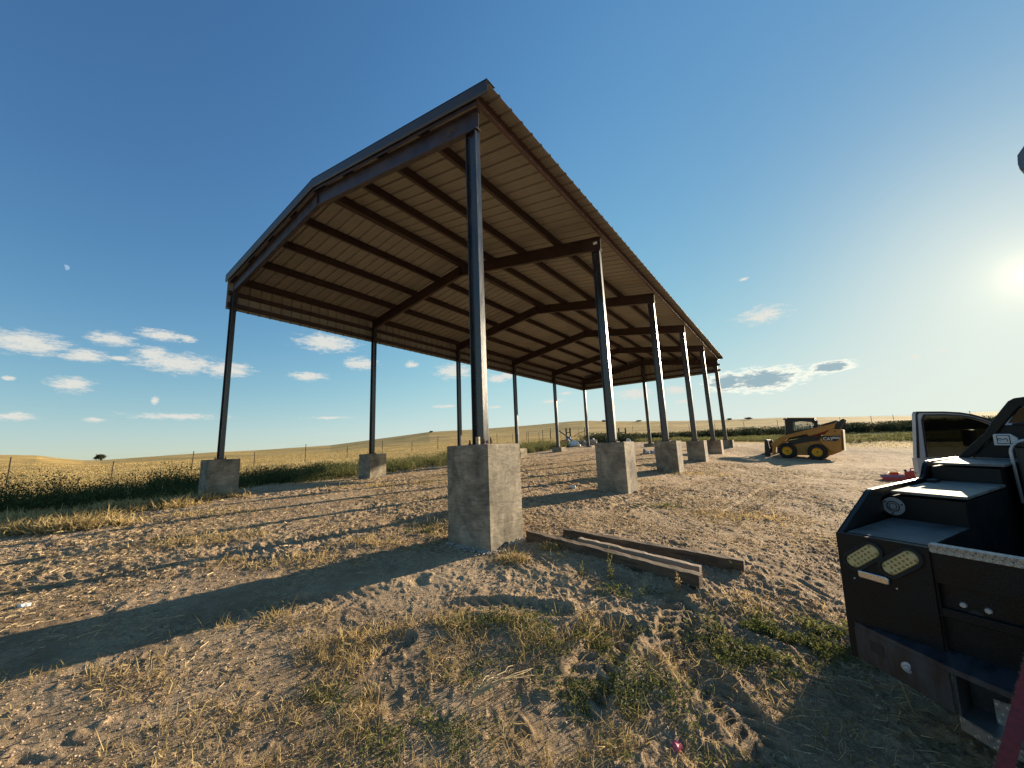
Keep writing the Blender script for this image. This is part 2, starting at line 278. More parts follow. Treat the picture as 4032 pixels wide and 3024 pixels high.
def micro(x, y):
    r = np.hypot(x, y); m = np.zeros_like(x)
    wx = x + (vnoise(x / .5, y / .5, 31) - .5) * .25; wy = y + (vnoise(x / .5, y / .5, 32) - .5) * .25
    amp = .30 + 1.15 * sstep(.25, .75, vnoise(x / 1.25, y / 1.25, 40) * .7 + vnoise(x / .45, y / .45, 41) * .3)
    for wl_, am, sd, rg in ((1.9, .030, 1, 0), (.62, .014, 2, 0), (.31, .012, 3, 1), (.15, .013, 4, 1), (.078, .013, 5, 1), (.040, .010, 7, 1), (.021, .006, 8, 0)):
        n = vnoise(wx / wl_, wy / wl_, sd)
        if rg: n = 1 - np.abs(n - .5) * 2; n = n * n
        m = m + (n - .45) * am * (amp if wl_ < 1 else 1)
    # clods and small hollows
    c = vnoise(wx / .17, wy / .17, 9); m = m + np.clip(c - .80, 0, 1) * .10 * (vnoise(x / 1.1, y / 1.1, 12) > .5)
    c = vnoise(wx / .30, wy / .30, 19); m = m - np.clip(c - .82, 0, 1) * .14
    c = vnoise(wx / .075, wy / .075, 29); m = m + np.clip(c - .80, 0, 1) * .075
    for pts, w, dep, lug in TRACKS:
        p = chaikin(pts); lo = p.min(0) - .6; hi = p.max(0) + .6
        sel = np.where((x > lo[0]) & (x < hi[0]) & (y > lo[1]) & (y < hi[1]))[0]
        if not len(sel): continue
        xs = x[sel]; ys = y[sel]; best = np.full(len(sel), 9.0); bs = np.zeros(len(sel)); bl = np.zeros(len(sel)); acc = 0
        for a, b in zip(p[:-1], p[1:]):
            d = b - a; L = np.hypot(*d)
            if L < 1e-6: continue
            t = np.clip(((xs - a[0]) * d[0] + (ys - a[1]) * d[1]) / L ** 2, 0, 1)
            px = xs - a[0] - t * d[0]; py = ys - a[1] - t * d[1]; q = np.hypot(px, py); sg = np.sign(d[0] * py - d[1] * px)
            u_ = q < best; best = np.where(u_, q, best); bs = np.where(u_, acc + t * L, bs); bl = np.where(u_, q * sg, bl); acc += L
        inside = 1 - sstep(w * .85, w * 1.05, best); rim = np.exp(-((best - w * 1.15) / .05) ** 2)
        ph = (bs + np.abs(bl) * .7) / lug + (bl > 0) * .5; tri = np.abs(fract(ph) - .5) * 2
        lugs = sstep(.45, .62, tri) * (np.abs(bl) > .02)
        fade = np.clip(2.2 * (vnoise(xs / .9, ys / .9, 55) - .22), 0, 1.25)
        m[sel] = m[sel] * (1 - inside * .5) + fade * (-dep * .35 * inside - dep * .75 * lugs * inside + dep * .4 * rim)
    return m * np.clip(1.2 - r / 70, 0, 1)
def ground_z(x, y): return float(macro(np.array([x]), np.array([y]))[0])
def flat_near(x, y):
    """fade the relief out right against the piers and timbers so that they stand on the ground"""
    u, v = uv(x, y); k = np.ones_like(x)
    return k
# polar sheet, fine inside the view, coarse behind
a_f = np.radians(np.arange(-60, 66, .105)); a_b = np.radians(np.arange(66.0, 300.0, 1.5)); ang_ = np.r_[a_f, a_b]
r_ = [0.0, .25]
while r_[-1] < 26: r_.append(r_[-1] * 1.0056 + .0004)
while r_[-1] < 1500: r_.append(r_[-1] * 1.022)
rad = np.array(r_[1:]); na, nr = len(ang_), len(rad)
AA, RR = np.meshgrid(ang_, rad); gx = (RR * np.sin(AA)).ravel(); gy = (RR * np.cos(AA)).ravel()
gz = macro(gx, gy) + micro(gx, gy)
def npmesh(name, verts, quads=None, tris=None, attrs=None, smooth=False):
    me = bpy.data.meshes.new(name); verts = np.asarray(verts, np.float32)
    me.vertices.add(len(verts)); me.vertices.foreach_set('co', verts.ravel())
    idx = []; tot = []
    if quads is not None and len(quads): idx.append(np.asarray(quads, np.int32).ravel()); tot.append(np.full(len(quads), 4, np.int32))
    if tris is not None and len(tris): idx.append(np.asarray(tris, np.int32).ravel()); tot.append(np.full(len(tris), 3, np.int32))
    idx = np.concatenate(idx); tot = np.concatenate(tot); st = np.r_[0, np.cumsum(tot)[:-1]].astype(np.int32)
    me.loops.add(len(idx)); me.loops.foreach_set('vertex_index', idx); me.polygons.add(len(tot)); me.polygons.foreach_set('loop_start', st)
    me.polygons.foreach_set('loop_total', tot)
    if smooth: me.polygons.foreach_set('use_smooth', np.ones(len(tot), bool))
    me.update(calc_edges=True)
    for k, a in (attrs or {}).items():
        at = me.attributes.new(k, 'FLOAT', 'POINT'); at.data.foreach_set('value', np.asarray(a, np.float32))
    return me
gv = np.c_[gx, gy, gz]; ii = np.arange(nr - 1)[:, None] * na + np.arange(na)[None, :]; jn = np.r_[np.arange(1, na), 0]
jj = np.arange(nr - 1)[:, None] * na + jn[None, :]
quads = np.stack([ii, jj, jj + na, ii + na], -1).reshape(-1, 4)[:, ::-1]
cen = len(gv); gv = np.vstack([gv, [[0, 0, ground_z(0, 0)]]]); tris = np.stack([np.full(na, cen), np.arange(na), jn], -1)[:, ::-1]
vm = np.r_[vegmask(gx, gy), 0]
gm = bpy.data.materials.new('ground_soil_and_grass'); gm.use_nodes = True
nt = gm.node_tree; N = nt.nodes; L = nt.links; N.clear()
out = N.new('ShaderNodeOutputMaterial'); pb = N.new('ShaderNodeBsdfPrincipled'); pb.inputs['Roughness'].default_value = .95; pb.inputs['Specular IOR Level'].default_value = .15; L.new(pb.outputs[0], out.inputs[0])
tcg = N.new('ShaderNodeTexCoord')
def gno(scale, det=6, rough=.6, vec=None):
    n = N.new('ShaderNodeTexNoise'); n.inputs['Scale'].default_value = scale; n.inputs['Detail'].default_value = det; n.inputs['Roughness'].default_value = rough
    L.new(vec or tcg.outputs['Object'], n.inputs['Vector']); return n.outputs['Fac']
def gramp(f, *st):
    r = N.new('ShaderNodeValToRGB'); L.new(f, r.inputs[0]); e = r.color_ramp.elements
    while len(e) < len(st): e.new(.5)
    for k, (p, c) in enumerate(st): e[k].position = p; e[k].color = (*c, 1)
    return r.outputs[0]
def gmix(f, a, b):
    n = N.new('ShaderNodeMix'); n.data_type = 'RGBA'; L.new(f, n.inputs[0]) if not isinstance(f, float) else setattr(n.inputs[0], 'default_value', f)
    L.new(a, n.inputs[6]); L.new(b, n.inputs[7]); return n.outputs[2]
soil = gramp(gno(1.6, 8, .65), (.30, (.37, .255, .15)), (.5, (.53, .38, .225)), (.72, (.64, .47, .29)))
crumb = gramp(gno(38, 6, .7), (.36, (.15, .10, .06)), (.58, (.63, .46, .30)))
soilc0 = gmix(.38, soil, crumb)
hum = gramp(gno(1.1, 7, .7), (.47, (0, 0, 0)), (.60, (.75, .75, .75)))
brn = N.new('ShaderNodeRGB'); brn.outputs[0].default_value = (.30, .205, .12, 1)
soilc = gmix(hum, soilc0, brn.outputs[0])
sm = N.new('ShaderNodeMapping'); sm.inputs['Scale'].default_value = (.16, .45, 1); L.new(tcg.outputs['Object'], sm.inputs[0])
fld = gramp(gno(.6, 9, .68, sm.outputs[0]), (.32, (.17, .12, .04)), (.42, (.38, .25, .08)), (.52, (.56, .37, .12)), (.70, (.66, .46, .17)))
fld2 = gramp(gno(9, 6, .7), (.3, (.22, .15, .05)), (.65, (.66, .44, .15)))
lm = N.new('ShaderNodeMapping'); lm.inputs['Scale'].default_value = (.035, .11, 1); lm.inputs['Rotation'].default_value = (0, 0, .35); L.new(tcg.outputs['Object'], lm.inputs[0])
big = gramp(gno(1.0, 8, .7, lm.outputs[0]), (.47, (0, 0, 0)), (.60, (.75, .75, .75))); olv = N.new('ShaderNodeRGB'); olv.outputs[0].default_value = (.22, .17, .065, 1)
fldc = gmix(big, gmix(.35, fld, fld2), olv.outputs[0])
at = N.new('ShaderNodeAttribute'); at.attribute_name = 'veg'; L.new(gmix(at.outputs['Fac'], soilc, fldc), pb.inputs['Base Color'])
b1 = N.new('ShaderNodeBump'); b1.inputs['Distance'].default_value = .02; L.new(gno(70, 6, .72), b1.inputs['Height'])
b2 = N.new('ShaderNodeBump'); b2.inputs['Distance'].default_value = .03; L.new(gno(16, 6, .7), b2.inputs['Height']); L.new(b1.outputs[0], b2.inputs['Normal'])
L.new(b2.outputs[0], pb.inputs['Normal'])
ground = bpy.data.objects.new('ground', npmesh('ground', gv, quads, tris, {'veg': vm}, smooth=True)); ground.data.materials.append(gm); C.objects.link(ground); tag(ground, kind='structure')

# ------------------------------------------------------------------ open steel shed
B, W, H = 4.635446, 9.344949, 4.77
BASE = 1.20                                   # pier top above the shed's origin
sh_z = EYE + .09 - BASE
th_ = PI / 2 - .6182470087
shed = empty('open_shed', Matrix.Translation((O_[0], O_[1], sh_z)) @ Matrix.Rotation(th_, 4, 'Z'),
             'open-sided steel shed with cream ribbed gable roof on dark columns and tall concrete piers', 'shed')
conc = bpy.data.materials.new('troweled_concrete'); conc.use_nodes = True
def conc_nodes(m, tint=(1, 1, 1)):
    nt = m.node_tree; N = nt.nodes; L = nt.links; N.clear()
    out = N.new('ShaderNodeOutputMaterial'); p = N.new('ShaderNodeBsdfPrincipled'); p.inputs['Roughness'].default_value = .9; p.inputs['Specular IOR Level'].default_value = .2; L.new(p.outputs[0], out.inputs[0])
    t = N.new('ShaderNodeTexCoord'); n1 = N.new('ShaderNodeTexNoise'); n1.inputs['Scale'].default_value = 1.6; n1.inputs['Detail'].default_value = 6; n1.inputs['Distortion'].default_value = 1.1; L.new(t.outputs['Object'], n1.inputs['Vector'])
    n2 = N.new('ShaderNodeTexNoise'); n2.inputs['Scale'].default_value = 6; n2.inputs['Detail'].default_value = 9; n2.inputs['Distortion'].default_value = 1.6; n2.inputs['Roughness'].default_value = .7; L.new(t.outputs['Object'], n2.inputs['Vector'])
    mx = N.new('ShaderNodeMath'); mx.operation = 'MULTIPLY_ADD'; L.new(n2.outputs[0], mx.inputs[0]); mx.inputs[1].default_value = .6; L.new(n1.outputs[0], mx.inputs[2])
    r = N.new('ShaderNodeValToRGB'); L.new(mx.outputs[0], r.inputs[0]); e = r.color_ramp.elements
    e[0].position = .58; e[0].color = (.15 * tint[0], .130 * tint[1], .10 * tint[2], 1); e[1].position = .99; e[1].color = (.42 * tint[0], .355 * tint[1], .26 * tint[2], 1)
    x = e.new(.76); x.color = (.25 * tint[0], .215 * tint[1], .16 * tint[2], 1)
    vo = N.new('ShaderNodeTexVoronoi'); vo.inputs['Scale'].default_value = 22; L.new(t.outputs['Object'], vo.inputs['Vector'])
    pr_ = N.new('ShaderNodeMapRange'); L.new(vo.outputs['Distance'], pr_.inputs[0]); pr_.inputs[1].default_value = .07; pr_.inputs[2].default_value = .13; pr_.inputs[3].default_value = .45; pr_.inputs[4].default_value = 1
    # soil splashed on the lowest hand's width, damp dark blotches, trowel strokes
    sp = N.new('ShaderNodeSeparateXYZ'); L.new(t.outputs['Object'], sp.inputs[0]); n3 = N.new('ShaderNodeTexNoise'); n3.inputs['Scale'].default_value = 1.7; n3.inputs['Detail'].default_value = 4; L.new(t.outputs['Object'], n3.inputs['Vector'])
    dk = N.new('ShaderNodeMapRange'); L.new(n3.outputs[0], dk.inputs[0]); dk.inputs[1].default_value = .52; dk.inputs[2].default_value = .58; dk.inputs[3].default_value = 1; dk.inputs[4].default_value = .78
    st_ = N.new('ShaderNodeMapping'); st_.inputs['Scale'].default_value = (5, 5, 26); st_.inputs['Rotation'].default_value = (.6, .5, 0); L.new(t.outputs['Object'], st_.inputs[0]); n4 = N.new('ShaderNodeTexNoise'); n4.inputs['Scale'].default_value = 1.0; n4.inputs['Detail'].default_value = 6; n4.inputs['Distortion'].default_value = 1.5; L.new(st_.outputs[0], n4.inputs['Vector'])
    sk_ = N.new('ShaderNodeMapRange'); L.new(n4.outputs[0], sk_.inputs[0]); sk_.inputs[1].default_value = .35; sk_.inputs[2].default_value = .65; sk_.inputs[3].default_value = .80; sk_.inputs[4].default_value = 1.15
    m1 = N.new('ShaderNodeMath'); m1.operation = 'MULTIPLY'; L.new(pr_.outputs[0], m1.inputs[0]); L.new(dk.outputs[0], m1.inputs[1]); m2 = N.new('ShaderNodeMath'); m2.operation = 'MULTIPLY'; L.new(m1.outputs[0], m2.inputs[0]); L.new(sk_.outputs[0], m2.inputs[1])
    vm_ = N.new('ShaderNodeVectorMath'); vm_.operation = 'SCALE'; L.new(r.outputs[0], vm_.inputs[0]); L.new(m2.outputs[0], vm_.inputs['Scale']); L.new(vm_.outputs[0], p.inputs['Base Color'])
    bp = N.new('ShaderNodeBump'); bp.inputs['Distance'].default_value = .006; L.new(mx.outputs[0], bp.inputs['Height']); bq = N.new('ShaderNodeBump'); bq.inputs['Distance'].default_value = .004; L.new(m2.outputs[0], bq.inputs['Height']); L.new(bp.outputs[0], bq.inputs['Normal']); L.new(bq.outputs[0], p.inputs['Normal'])
conc_nodes(conc); conc2 = bpy.data.materials.new('pinkish_block_formed_concrete'); conc2.use_nodes = True; conc_nodes(conc2, (1.15, .98, .88))
def gl(u, v):   # ground height in shed coordinates
    x, y = O_ + U_ * u + V_ * v; return ground_z(x, y) - sh_z
def pier(uc, vc, m, seed):
    r = random.Random(seed); mb = MB(); n = 8; hs = .34; z0 = min(gl(uc + a, vc + b) for a in (-.34, .34) for b in (-.34, .34)) - .18
    lev = 10; ring = []
    for k in range(lev + 1):
        t = k / lev; z = z0 + (BASE - z0) * t
        for side in range(4):
            for j in range(n):
                q = j / n * 2 - 1; p = [(q, -1), (1, q), (-q, 1), (-1, -q)][side]
                jit = 1 + (r.random() - .5) * .012 + (.012 if k == lev and False else 0)
                ring.append((uc + p[0] * hs * jit, vc + p[1] * hs * jit, z if 0 < k < lev else z))
    m4 = 4 * n; fs = [(k * m4 + j, k * m4 + (j + 1) % m4, (k + 1) * m4 + (j + 1) % m4, (k + 1) * m4 + j) for k in range(lev) for j in range(m4)]
    fs += [tuple(range(m4))[::-1], tuple(range(lev * m4, lev * m4 + m4))]
    mb.add(ring, fs); return mb.build('concrete_pier', m, shed, bevel=.012)
piers = {}
for i in range(6):
    piers['R', i] = pier(i * B + .05, .05, conc2 if i == 4 else conc, i); piers['L', i] = pier(i * B + .05, W - .16, conc, 20 + i)
piers['M', 5] = pier(5 * B + .05, W / 2, conc, 40)
piers['R', 0]['label'] = 'tall grey troweled concrete pier nearest the camera'; piers['R', 4]['label'] = 'pinkish block-textured concrete pier near the far end'
def zr(v): return BASE + 5.06 + .163 * min(v + .05, W + .05 - v)       # rafter top
RD = .345
def column(uc, vc, top, m=None, lab=None):
    mb = MB(); hb, hd = .052, .1; z0 = BASE
    mb.box(uc - hb, uc + hb, vc - hd, vc - hd + .009, z0, top); mb.box(uc - hb, uc + hb, vc + hd - .009, vc + hd, z0, top)
    mb.box(uc - .004, uc + .004, vc - hd + .009, vc + hd - .009, z0, top)
    o = mb.build('column', M['column'], shed)
    pl = MB().box(uc - .1, uc + .1, vc - .14, vc + .14, z0, z0 + .014)
    for a in (-.075, .075):
        for b in (-.125, .125): pl.lathe([(0, 0), (.014, 0), (.014, .022), (.009, .022), (.009, .055), (0, .055)], 8, lambda x, y, h, a=a, b=b: Vector((uc + a + x, vc + b + y, z0 + .014 + h)))
    q = pl.build('base_plate', M['bolt'], o)
    MB().box(uc - .06, uc + .06, vc - .105, vc + .105, top - .012, top - .001).build('cap_plate', M['primer'], o)
    return o
for i in range(6):
    column(i * B + .05, .1, zr(.0) - RD); column(i * B + .05, W - .1, zr(W) - RD)
column(5 * B + .05, W / 2, zr(W / 2) - RD - .01)
MB().box(-.13, -.10, -.02, .03, BASE, BASE + .10).build('wood_shim', M['lumber'], shed)
MB().tube([(-.06, -.16, BASE - .01), (-.06, -.16, BASE + .085)], .009).build('anchor_bolt', M['bolt'], shed)
def rafter(i):
    uc = i * B + .05; mb = MB(); v0, vm_, v1 = -.03, W / 2, W + .03
    def strip(du0, du1, dz0, dz1, cut=0):
        pts = [(v0, zr(v0)), (vm_, zr(vm_)), (v1, zr(v1))]
        for (va, za), (vb, zb) in zip(pts[:-1], pts[1:]):
            vs = [(uc + du, vv, zz + dz) for vv, zz in ((va, za), (vb, zb)) for du, dz in ((du0, dz0), (du1, dz0), (du1, dz1), (du0, dz1))]
            mb.add(vs, [(0, 3, 2, 1), (4, 5, 6, 7), (0, 1, 5, 4), (1, 2, 6, 5), (2, 3, 7, 6), (3, 0, 4, 7)])
    strip(-.05, .05, -.012, 0); strip(-.05, .05, -RD, -RD + .012); strip(-.004, .004, -RD + .012, -.012)
    mb.box(uc - .05, uc - .005, vm_ - .006, vm_ + .006, zr(vm_) - RD + .03, zr(vm_) - .03)
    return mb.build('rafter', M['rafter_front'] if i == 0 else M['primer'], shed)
for i in range(6):
    rf = rafter(i)
    if i == 0: rf['label'] = 'blue-grey steel rafter across the open front'
    if i == 1: MB().box(B - .028, B - .024, .03, .13, zr(0) - .2, zr(0) - .13).build('sticker', M['paper'], rf)
    if i == 0:
        tx = bpy.data.curves.new('t', 'FONT'); tx.body = 'L7 CSY'; tx.size = .13; tx.extrude = .0005; tx.shear = .3
        to = bpy.data.objects.new('t', tx); C.objects.link(to); bpy.context.view_layer.update()
        me = bpy.data.meshes.new_from_object(to.evaluated_get(bpy.context.evaluated_depsgraph_get())); bpy.data.objects.remove(to)
        co = bpy.data.objects.new('chalk_marks', me); C.objects.link(co); me.materials.append(M['chalk']); co.parent = rf
        co.matrix_local = Matrix.Translation((.01, .28 + .45, zr(.28 + .45) - RD - .003)) @ Matrix.Rotation(math.atan(-.163), 4, 'X') @ Matrix.Rotation(-PI / 2, 4, 'Z') @ Matrix.Rotation(PI, 4, 'X')
UE0, UE1 = -.07, 5 * B + .26
def zsu(v): return zr(v) + .205      # underside of sheeting
def cpurlin(v, openside, d=.2, fl=.065, name='purlin', m=None, z_at=None):
    zt = (zsu(v) - .002) if z_at is None else z_at; mb = MB(); s = openside; t = .005; u0, u1 = UE0 + .01, UE1 - .03
    mb.box(u0, u1, min(v, v - s * t), max(v, v - s * t), zt - d, zt); mb.box(u0, u1, min(v, v + s * fl), max(v, v + s * fl), zt - t, zt); mb.box(u0, u1, min(v, v + s * fl), max(v, v + s * fl), zt - d, zt - d + t)
    mb.box(u0, u1, min(v + s * fl, v + s * (fl - t)), max(v + s * fl, v + s * (fl - t)), zt - d + t, zt - d + .02)
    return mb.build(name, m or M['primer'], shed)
cpurlin(-.05, -1, name='eave_purlin', m=M['primer_sunlit'])['label'] = 'reddish-brown channel along the sunlit eave'
for v in (1.17, 2.34, 3.51): cpurlin(v, 1)
cpurlin(4.60, 1, z_at=zsu(4.60) - .004); cpurlin(4.74, -1, z_at=zsu(4.74) - .004)
for v in (5.84, 7.0, 8.17): cpurlin(v, -1)
cpurlin(W + .03, -1, d=.2, name='eave_purlin')
# ribbed sheets
def ribprof(u0, u1):
    """(u, h) across the sheet: major ribs every 0.305 m, two minor ones between"""
    pts = []; u = u0
    while u < u1:
        for du, h in ((0, 0), (.085, 0), (.09, .004), (.10, .004), (.105, 0), (.155, 0), (.16, .004), (.17, .004), (.175, 0), (.235, 0), (.252, .032), (.283, .032), (.30, 0)):
            if u + du <= u1: pts.append((u + du, h))
        u += .305
    return pts
def sheet(name, prof, fa, fb, m, label=None, th=.0016):
    """fa/fb (u,h)->3D point at the two ends of the ribs"""
    vs = []; n = len(prof)
    for d in (0, th):
        vs += [fa(u, h + d) for u, h in prof]; vs += [fb(u, h + d) for u, h in prof]
    fs = [(i, i + 1, n + i + 1, n + i) for i in range(n - 1)] + [(2 * n + i + 1, 2 * n + i, 3 * n + i, 3 * n + i + 1) for i in range(n - 1)]
    fs += [(i, 2 * n + i, 2 * n + i + 1, i + 1) for i in range(n - 1)] + [(n + i, n + i + 1, 3 * n + i + 1, 3 * n + i) for i in range(n - 1)]
    o = MB().add(vs, fs).build(name, m, shed)
    if label: o['label'] = label
    return o
pr = ribprof(UE0, UE1)
zE = lambda v: BASE + 5.06 + .163 * (v + .05) + .205
sheet('roof_panel', pr, lambda u, h: (u, -.34, zE(-.34) + h), lambda u, h: (u, W / 2, zE(W / 2) + h), M['sheet'], 'sunward roof slope with overhanging ribbed eave')
zF = lambda v: BASE + 5.06 + .163 * (W + .05 - v) + .205
sheet('roof_panel', pr, lambda u, h: (u, W + .16, zF(W + .16) + h), lambda u, h: (u, W / 2, zF(W / 2) + h), M['sheet'], 'far roof slope')
VS = W + .105
sheet('side_skirt', pr, lambda u, h: (u, VS + h, BASE + 4.26), lambda u, h: (u, VS + h, zF(VS) - .01), M['sheet'], 'ribbed skirt panel hanging along the far side')
gp = ribprof(-.02, W + .1); UG = 5 * B + .215
def gtop(v): return (zE(v) if v < W / 2 else zF(v)) - .012
sheet('gable_skirt', gp, lambda v, h: (UG + h, v, BASE + 4.26), lambda v, h: (UG + h, v, gtop(v)), M['sheet'], 'ribbed skirt panel closing the far gable')
for z in (4.34, 4.69):
    for nm, bx in (('girt', (UE0 + .02, UE1 - .06, W + .003, W + .1, BASE + z, BASE + z + .11)),):
        mb = MB(); x0, x1, y0, y1, z0, z1 = bx; mb.box(x0, x1, y0, y0 + .004, z0, z1); mb.box(x0, x1, y0 + .004, y1, z0, z0 + .004); mb.box(x0, x1, y0 + .004, y1, z1 - .004, z1); mb.build('girt', M['primer'], shed)
    mb = MB(); x0, x1, z0, z1 = 5 * B + .105, UG - .004, BASE + z, BASE + z + .11
    mb.box(x0, x0 + .004, -.14, W - .01, z0, z1); mb.box(x0 + .004, x1, -.14, W - .01, z0, z0 + .004); mb.box(x0 + .004, x1, -.14, W - .01, z1 - .004, z1); mb.build('girt', M['primer'], shed)
# gable trim on the front, ridge cap
def slopestrip(name, u0, u1, d0, d1, m, va=-.345, vb=W + .165, label=None):
    mb = MB()
    for (v0, f0), (v1, f1) in (((va, zE), (W / 2, zE)), ((W / 2, zF), (vb, zF))):
        mb.add([(u, v, f(v) + d) for v, f in ((v0, f0), (v1, f1)) for u, d in ((u0, d0), (u1, d0), (u1, d1), (u0, d1))], [(0, 3, 2, 1), (4, 5, 6, 7), (0, 1, 5, 4), (1, 2, 6, 5), (2, 3, 7, 6), (3, 0, 4, 7)])
    o = mb.build(name, m, shed)
    if label: o['label'] = label
    return o
mb = MB(); poly = [(-.075, .052), (-.105, .052), (-.115, .03), (-.115, -.135), (-.10, -.165), (-.085, -.165), (-.085, -.16), (-.097, -.16), (-.109, -.132), (-.109, .028), (-.10, .046), (-.075, .046)]
for (v0, f0), (v1, f1) in (((-.345, zE), (W / 2, zE)), ((W / 2, zF), (W + .165, zF))):
    n = len(poly); vs = [(p, v0, f0(v0) + q) for p, q in poly] + [(p, v1, f1(v1) + q) for p, q in poly]
    mb.add(vs, [tuple(range(n))[::-1], tuple(range(n, 2 * n))] + [(i, (i + 1) % n, n + (i + 1) % n, n + i) for i in range(n)])
    mb.add([(-.115, v0, f0(v0) + .052), (.08, v0, f0(v0) + .052), (.08, v1, f1(v1) + .052), (-.115, v1, f1(v1) + .052), (-.115, v0, f0(v0) + .05), (.08, v0, f0(v0) + .05), (.08, v1, f1(v1) + .05), (-.115, v1, f1(v1) + .05)], [(0, 1, 2, 3), (7, 6, 5, 4), (0, 4, 5, 1), (1, 5, 6, 2), (2, 6, 7, 3), (3, 7, 4, 0)])
mb.build('gable_trim', M['trim'], shed)['label'] = 'dark bronze trim along the front roof edge'
slopestrip('rake_angle', -.064, -.058, -.225, -.006, M['primer'], va=-.10, vb=W + .08, label='dark rake angle under the front trim')
slopestrip('gable_trim', UE1, UE1 + .006, -.13, .05, M['trim'], label='trim along the far roof edge')
mb = MB()
for s, f in ((-1, zE), (1, zF)):
    mb.add([(u, W / 2 + s * dv, f(W / 2 + s * dv) + .036 + dz) for u in (UE0, UE1) for dv, dz in ((0, 0), (.22, 0), (.22, .003), (0, .003))], [(0, 3, 2, 1), (4, 5, 6, 7), (0, 1, 5, 4), (1, 2, 6, 5), (2, 3, 7, 6), (3, 0, 4, 7)])
mb.build('ridge_cap', M['sheet'], shed)

# ------------------------------------------------------------------ work truck with black service bed
M['black'] = mat('black_bed_paint', (.0065, .0065, .007), .46, spec=.28, var=.3, vscale=6, bump=.0008, bscale=90)
M['dust'] = mat('dusty_black_deck', (.075, .072, .066), .6, var=.45, vscale=9, bump=.0008, bscale=80)
M['lid'] = mat('dusty_lid', (.15, .138, .115), .6, var=.35, vscale=7, bump=.0008, bscale=60)
M['white'] = mat('white_car_paint', (.50, .50, .50), .3, coat=.5, var=.03)
M['dark'] = mat('dark_interior_plastic', (.018, .018, .018), .6, var=.2)
M['rubber'] = mat('black_rubber', (.018, .017, .016), .8, var=.3, vscale=12, bump=.002, bscale=60)
M['chrome'] = mat('bright_metal', (.55, .55, .56), .25, metal=.9)
M['silver'] = mat('silver_plate', (.42, .45, .48), .4, metal=.5, var=.1)
M['lens'] = mat('pale_amber_lens', (.50, .42, .20), .25, coat=.6)
M['lensdot'] = mat('led_dot', (.22, .17, .07), .3)
M['seatcloth'] = mat('tan_cloth', (.12, .10, .08), .85)
def glassmat(name, tint, alpha):
    m = bpy.data.materials.new(name); m.use_nodes = True; N = m.node_tree.nodes; L = m.node_tree.links; N.clear()
    o = N.new('ShaderNodeOutputMaterial'); g = N.new('ShaderNodeBsdfGlossy'); g.inputs['Roughness'].default_value = .03; t = N.new('ShaderNodeBsdfTransparent'); t.inputs[0].default_value = (*tint, 1)
    mx = N.new('ShaderNodeMixShader'); lw = N.new('ShaderNodeLayerWeight'); lw.inputs[0].default_value = .25
    mm = N.new('ShaderNodeMath'); mm.operation = 'MULTIPLY_ADD'; L.new(lw.outputs['Fresnel'], mm.inputs[0]); mm.inputs[1].default_value = .6; mm.inputs[2].default_value = alpha
    L.new(mm.outputs[0], mx.inputs[0]); L.new(t.outputs[0], mx.inputs[1]); L.new(g.outputs[0], mx.inputs[2]); L.new(mx.outputs[0], o.inputs[0]); return m
M['glass'] = glassmat('tinted_glass', (.17, .18, .16), .03)
M['diamond'] = None
def diamond():
    m = bpy.data.materials.new('diamond_plate'); m.use_nodes = True; N = m.node_tree.nodes; L = m.node_tree.links; N.clear()
    o = N.new('ShaderNodeOutputMaterial'); p = N.new('ShaderNodeBsdfPrincipled'); p.inputs['Metallic'].default_value = .8; p.inputs['Roughness'].default_value = .42; p.inputs['Base Color'].default_value = (.30, .31, .31, 1); L.new(p.outputs[0], o.inputs[0])
    t = N.new('ShaderNodeTexCoord'); hs = []
    for ang, off in ((PI / 4, 0), (-PI / 4, .5)):
        mp = N.new('ShaderNodeMapping'); mp.inputs['Rotation'].default_value = (ang, 0, 0); mp.inputs['Scale'].default_value = (1, 1, .45); mp.inputs['Location'].default_value = (off * .03, off * .03, off * .02); L.new(t.outputs['Object'], mp.inputs[0])
        v = N.new('ShaderNodeTexVoronoi'); v.inputs['Scale'].default_value = 52; v.inputs['Randomness'].default_value = 0; L.new(mp.outputs[0], v.inputs['Vector'])
        r = N.new('ShaderNodeMapRange'); L.new(v.outputs['Distance'], r.inputs[0]); r.inputs[1].default_value = .18; r.inputs[2].default_value = .34; r.inputs[3].default_value = 1; r.inputs[4].default_value = 0; hs.append(r.outputs[0])
    mx = N.new('ShaderNodeMath'); mx.operation = 'MAXIMUM'; L.new(hs[0], mx.inputs[0]); L.new(hs[1], mx.inputs[1])
    bp = N.new('ShaderNodeBump'); bp.inputs['Distance'].default_value = .0015; L.new(mx.outputs[0], bp.inputs['Height']); L.new(bp.outputs[0], p.inputs['Normal']); return m
M['diamond'] = diamond()
tT = Vector((0.87760912, 0.47925782, 0.010685)); tR = Vector((0.47923881, -0.87660331, -0.04355219)); tU = Vector((0.01150622, -0.04334246, 0.99899401)); tC = Vector((1.73992985, 2.22810562, -0.50831635 + EYE))
KZ = .98                                       # deck height above the truck's origin
tO = tC - tU * KZ
TM = Matrix(((tT.x, -tR.x, tU.x, tO.x), (tT.y, -tR.y, tU.y, tO.y), (tT.z, -tR.z, tU.z, tO.z), (0, 0, 0, 1)))
truck = empty('pickup_truck', TM, 'white pickup truck with black welding bed at the right edge, driver door open', 'truck')
def P3(a, b, c): return Vector((a, -b, c + KZ))
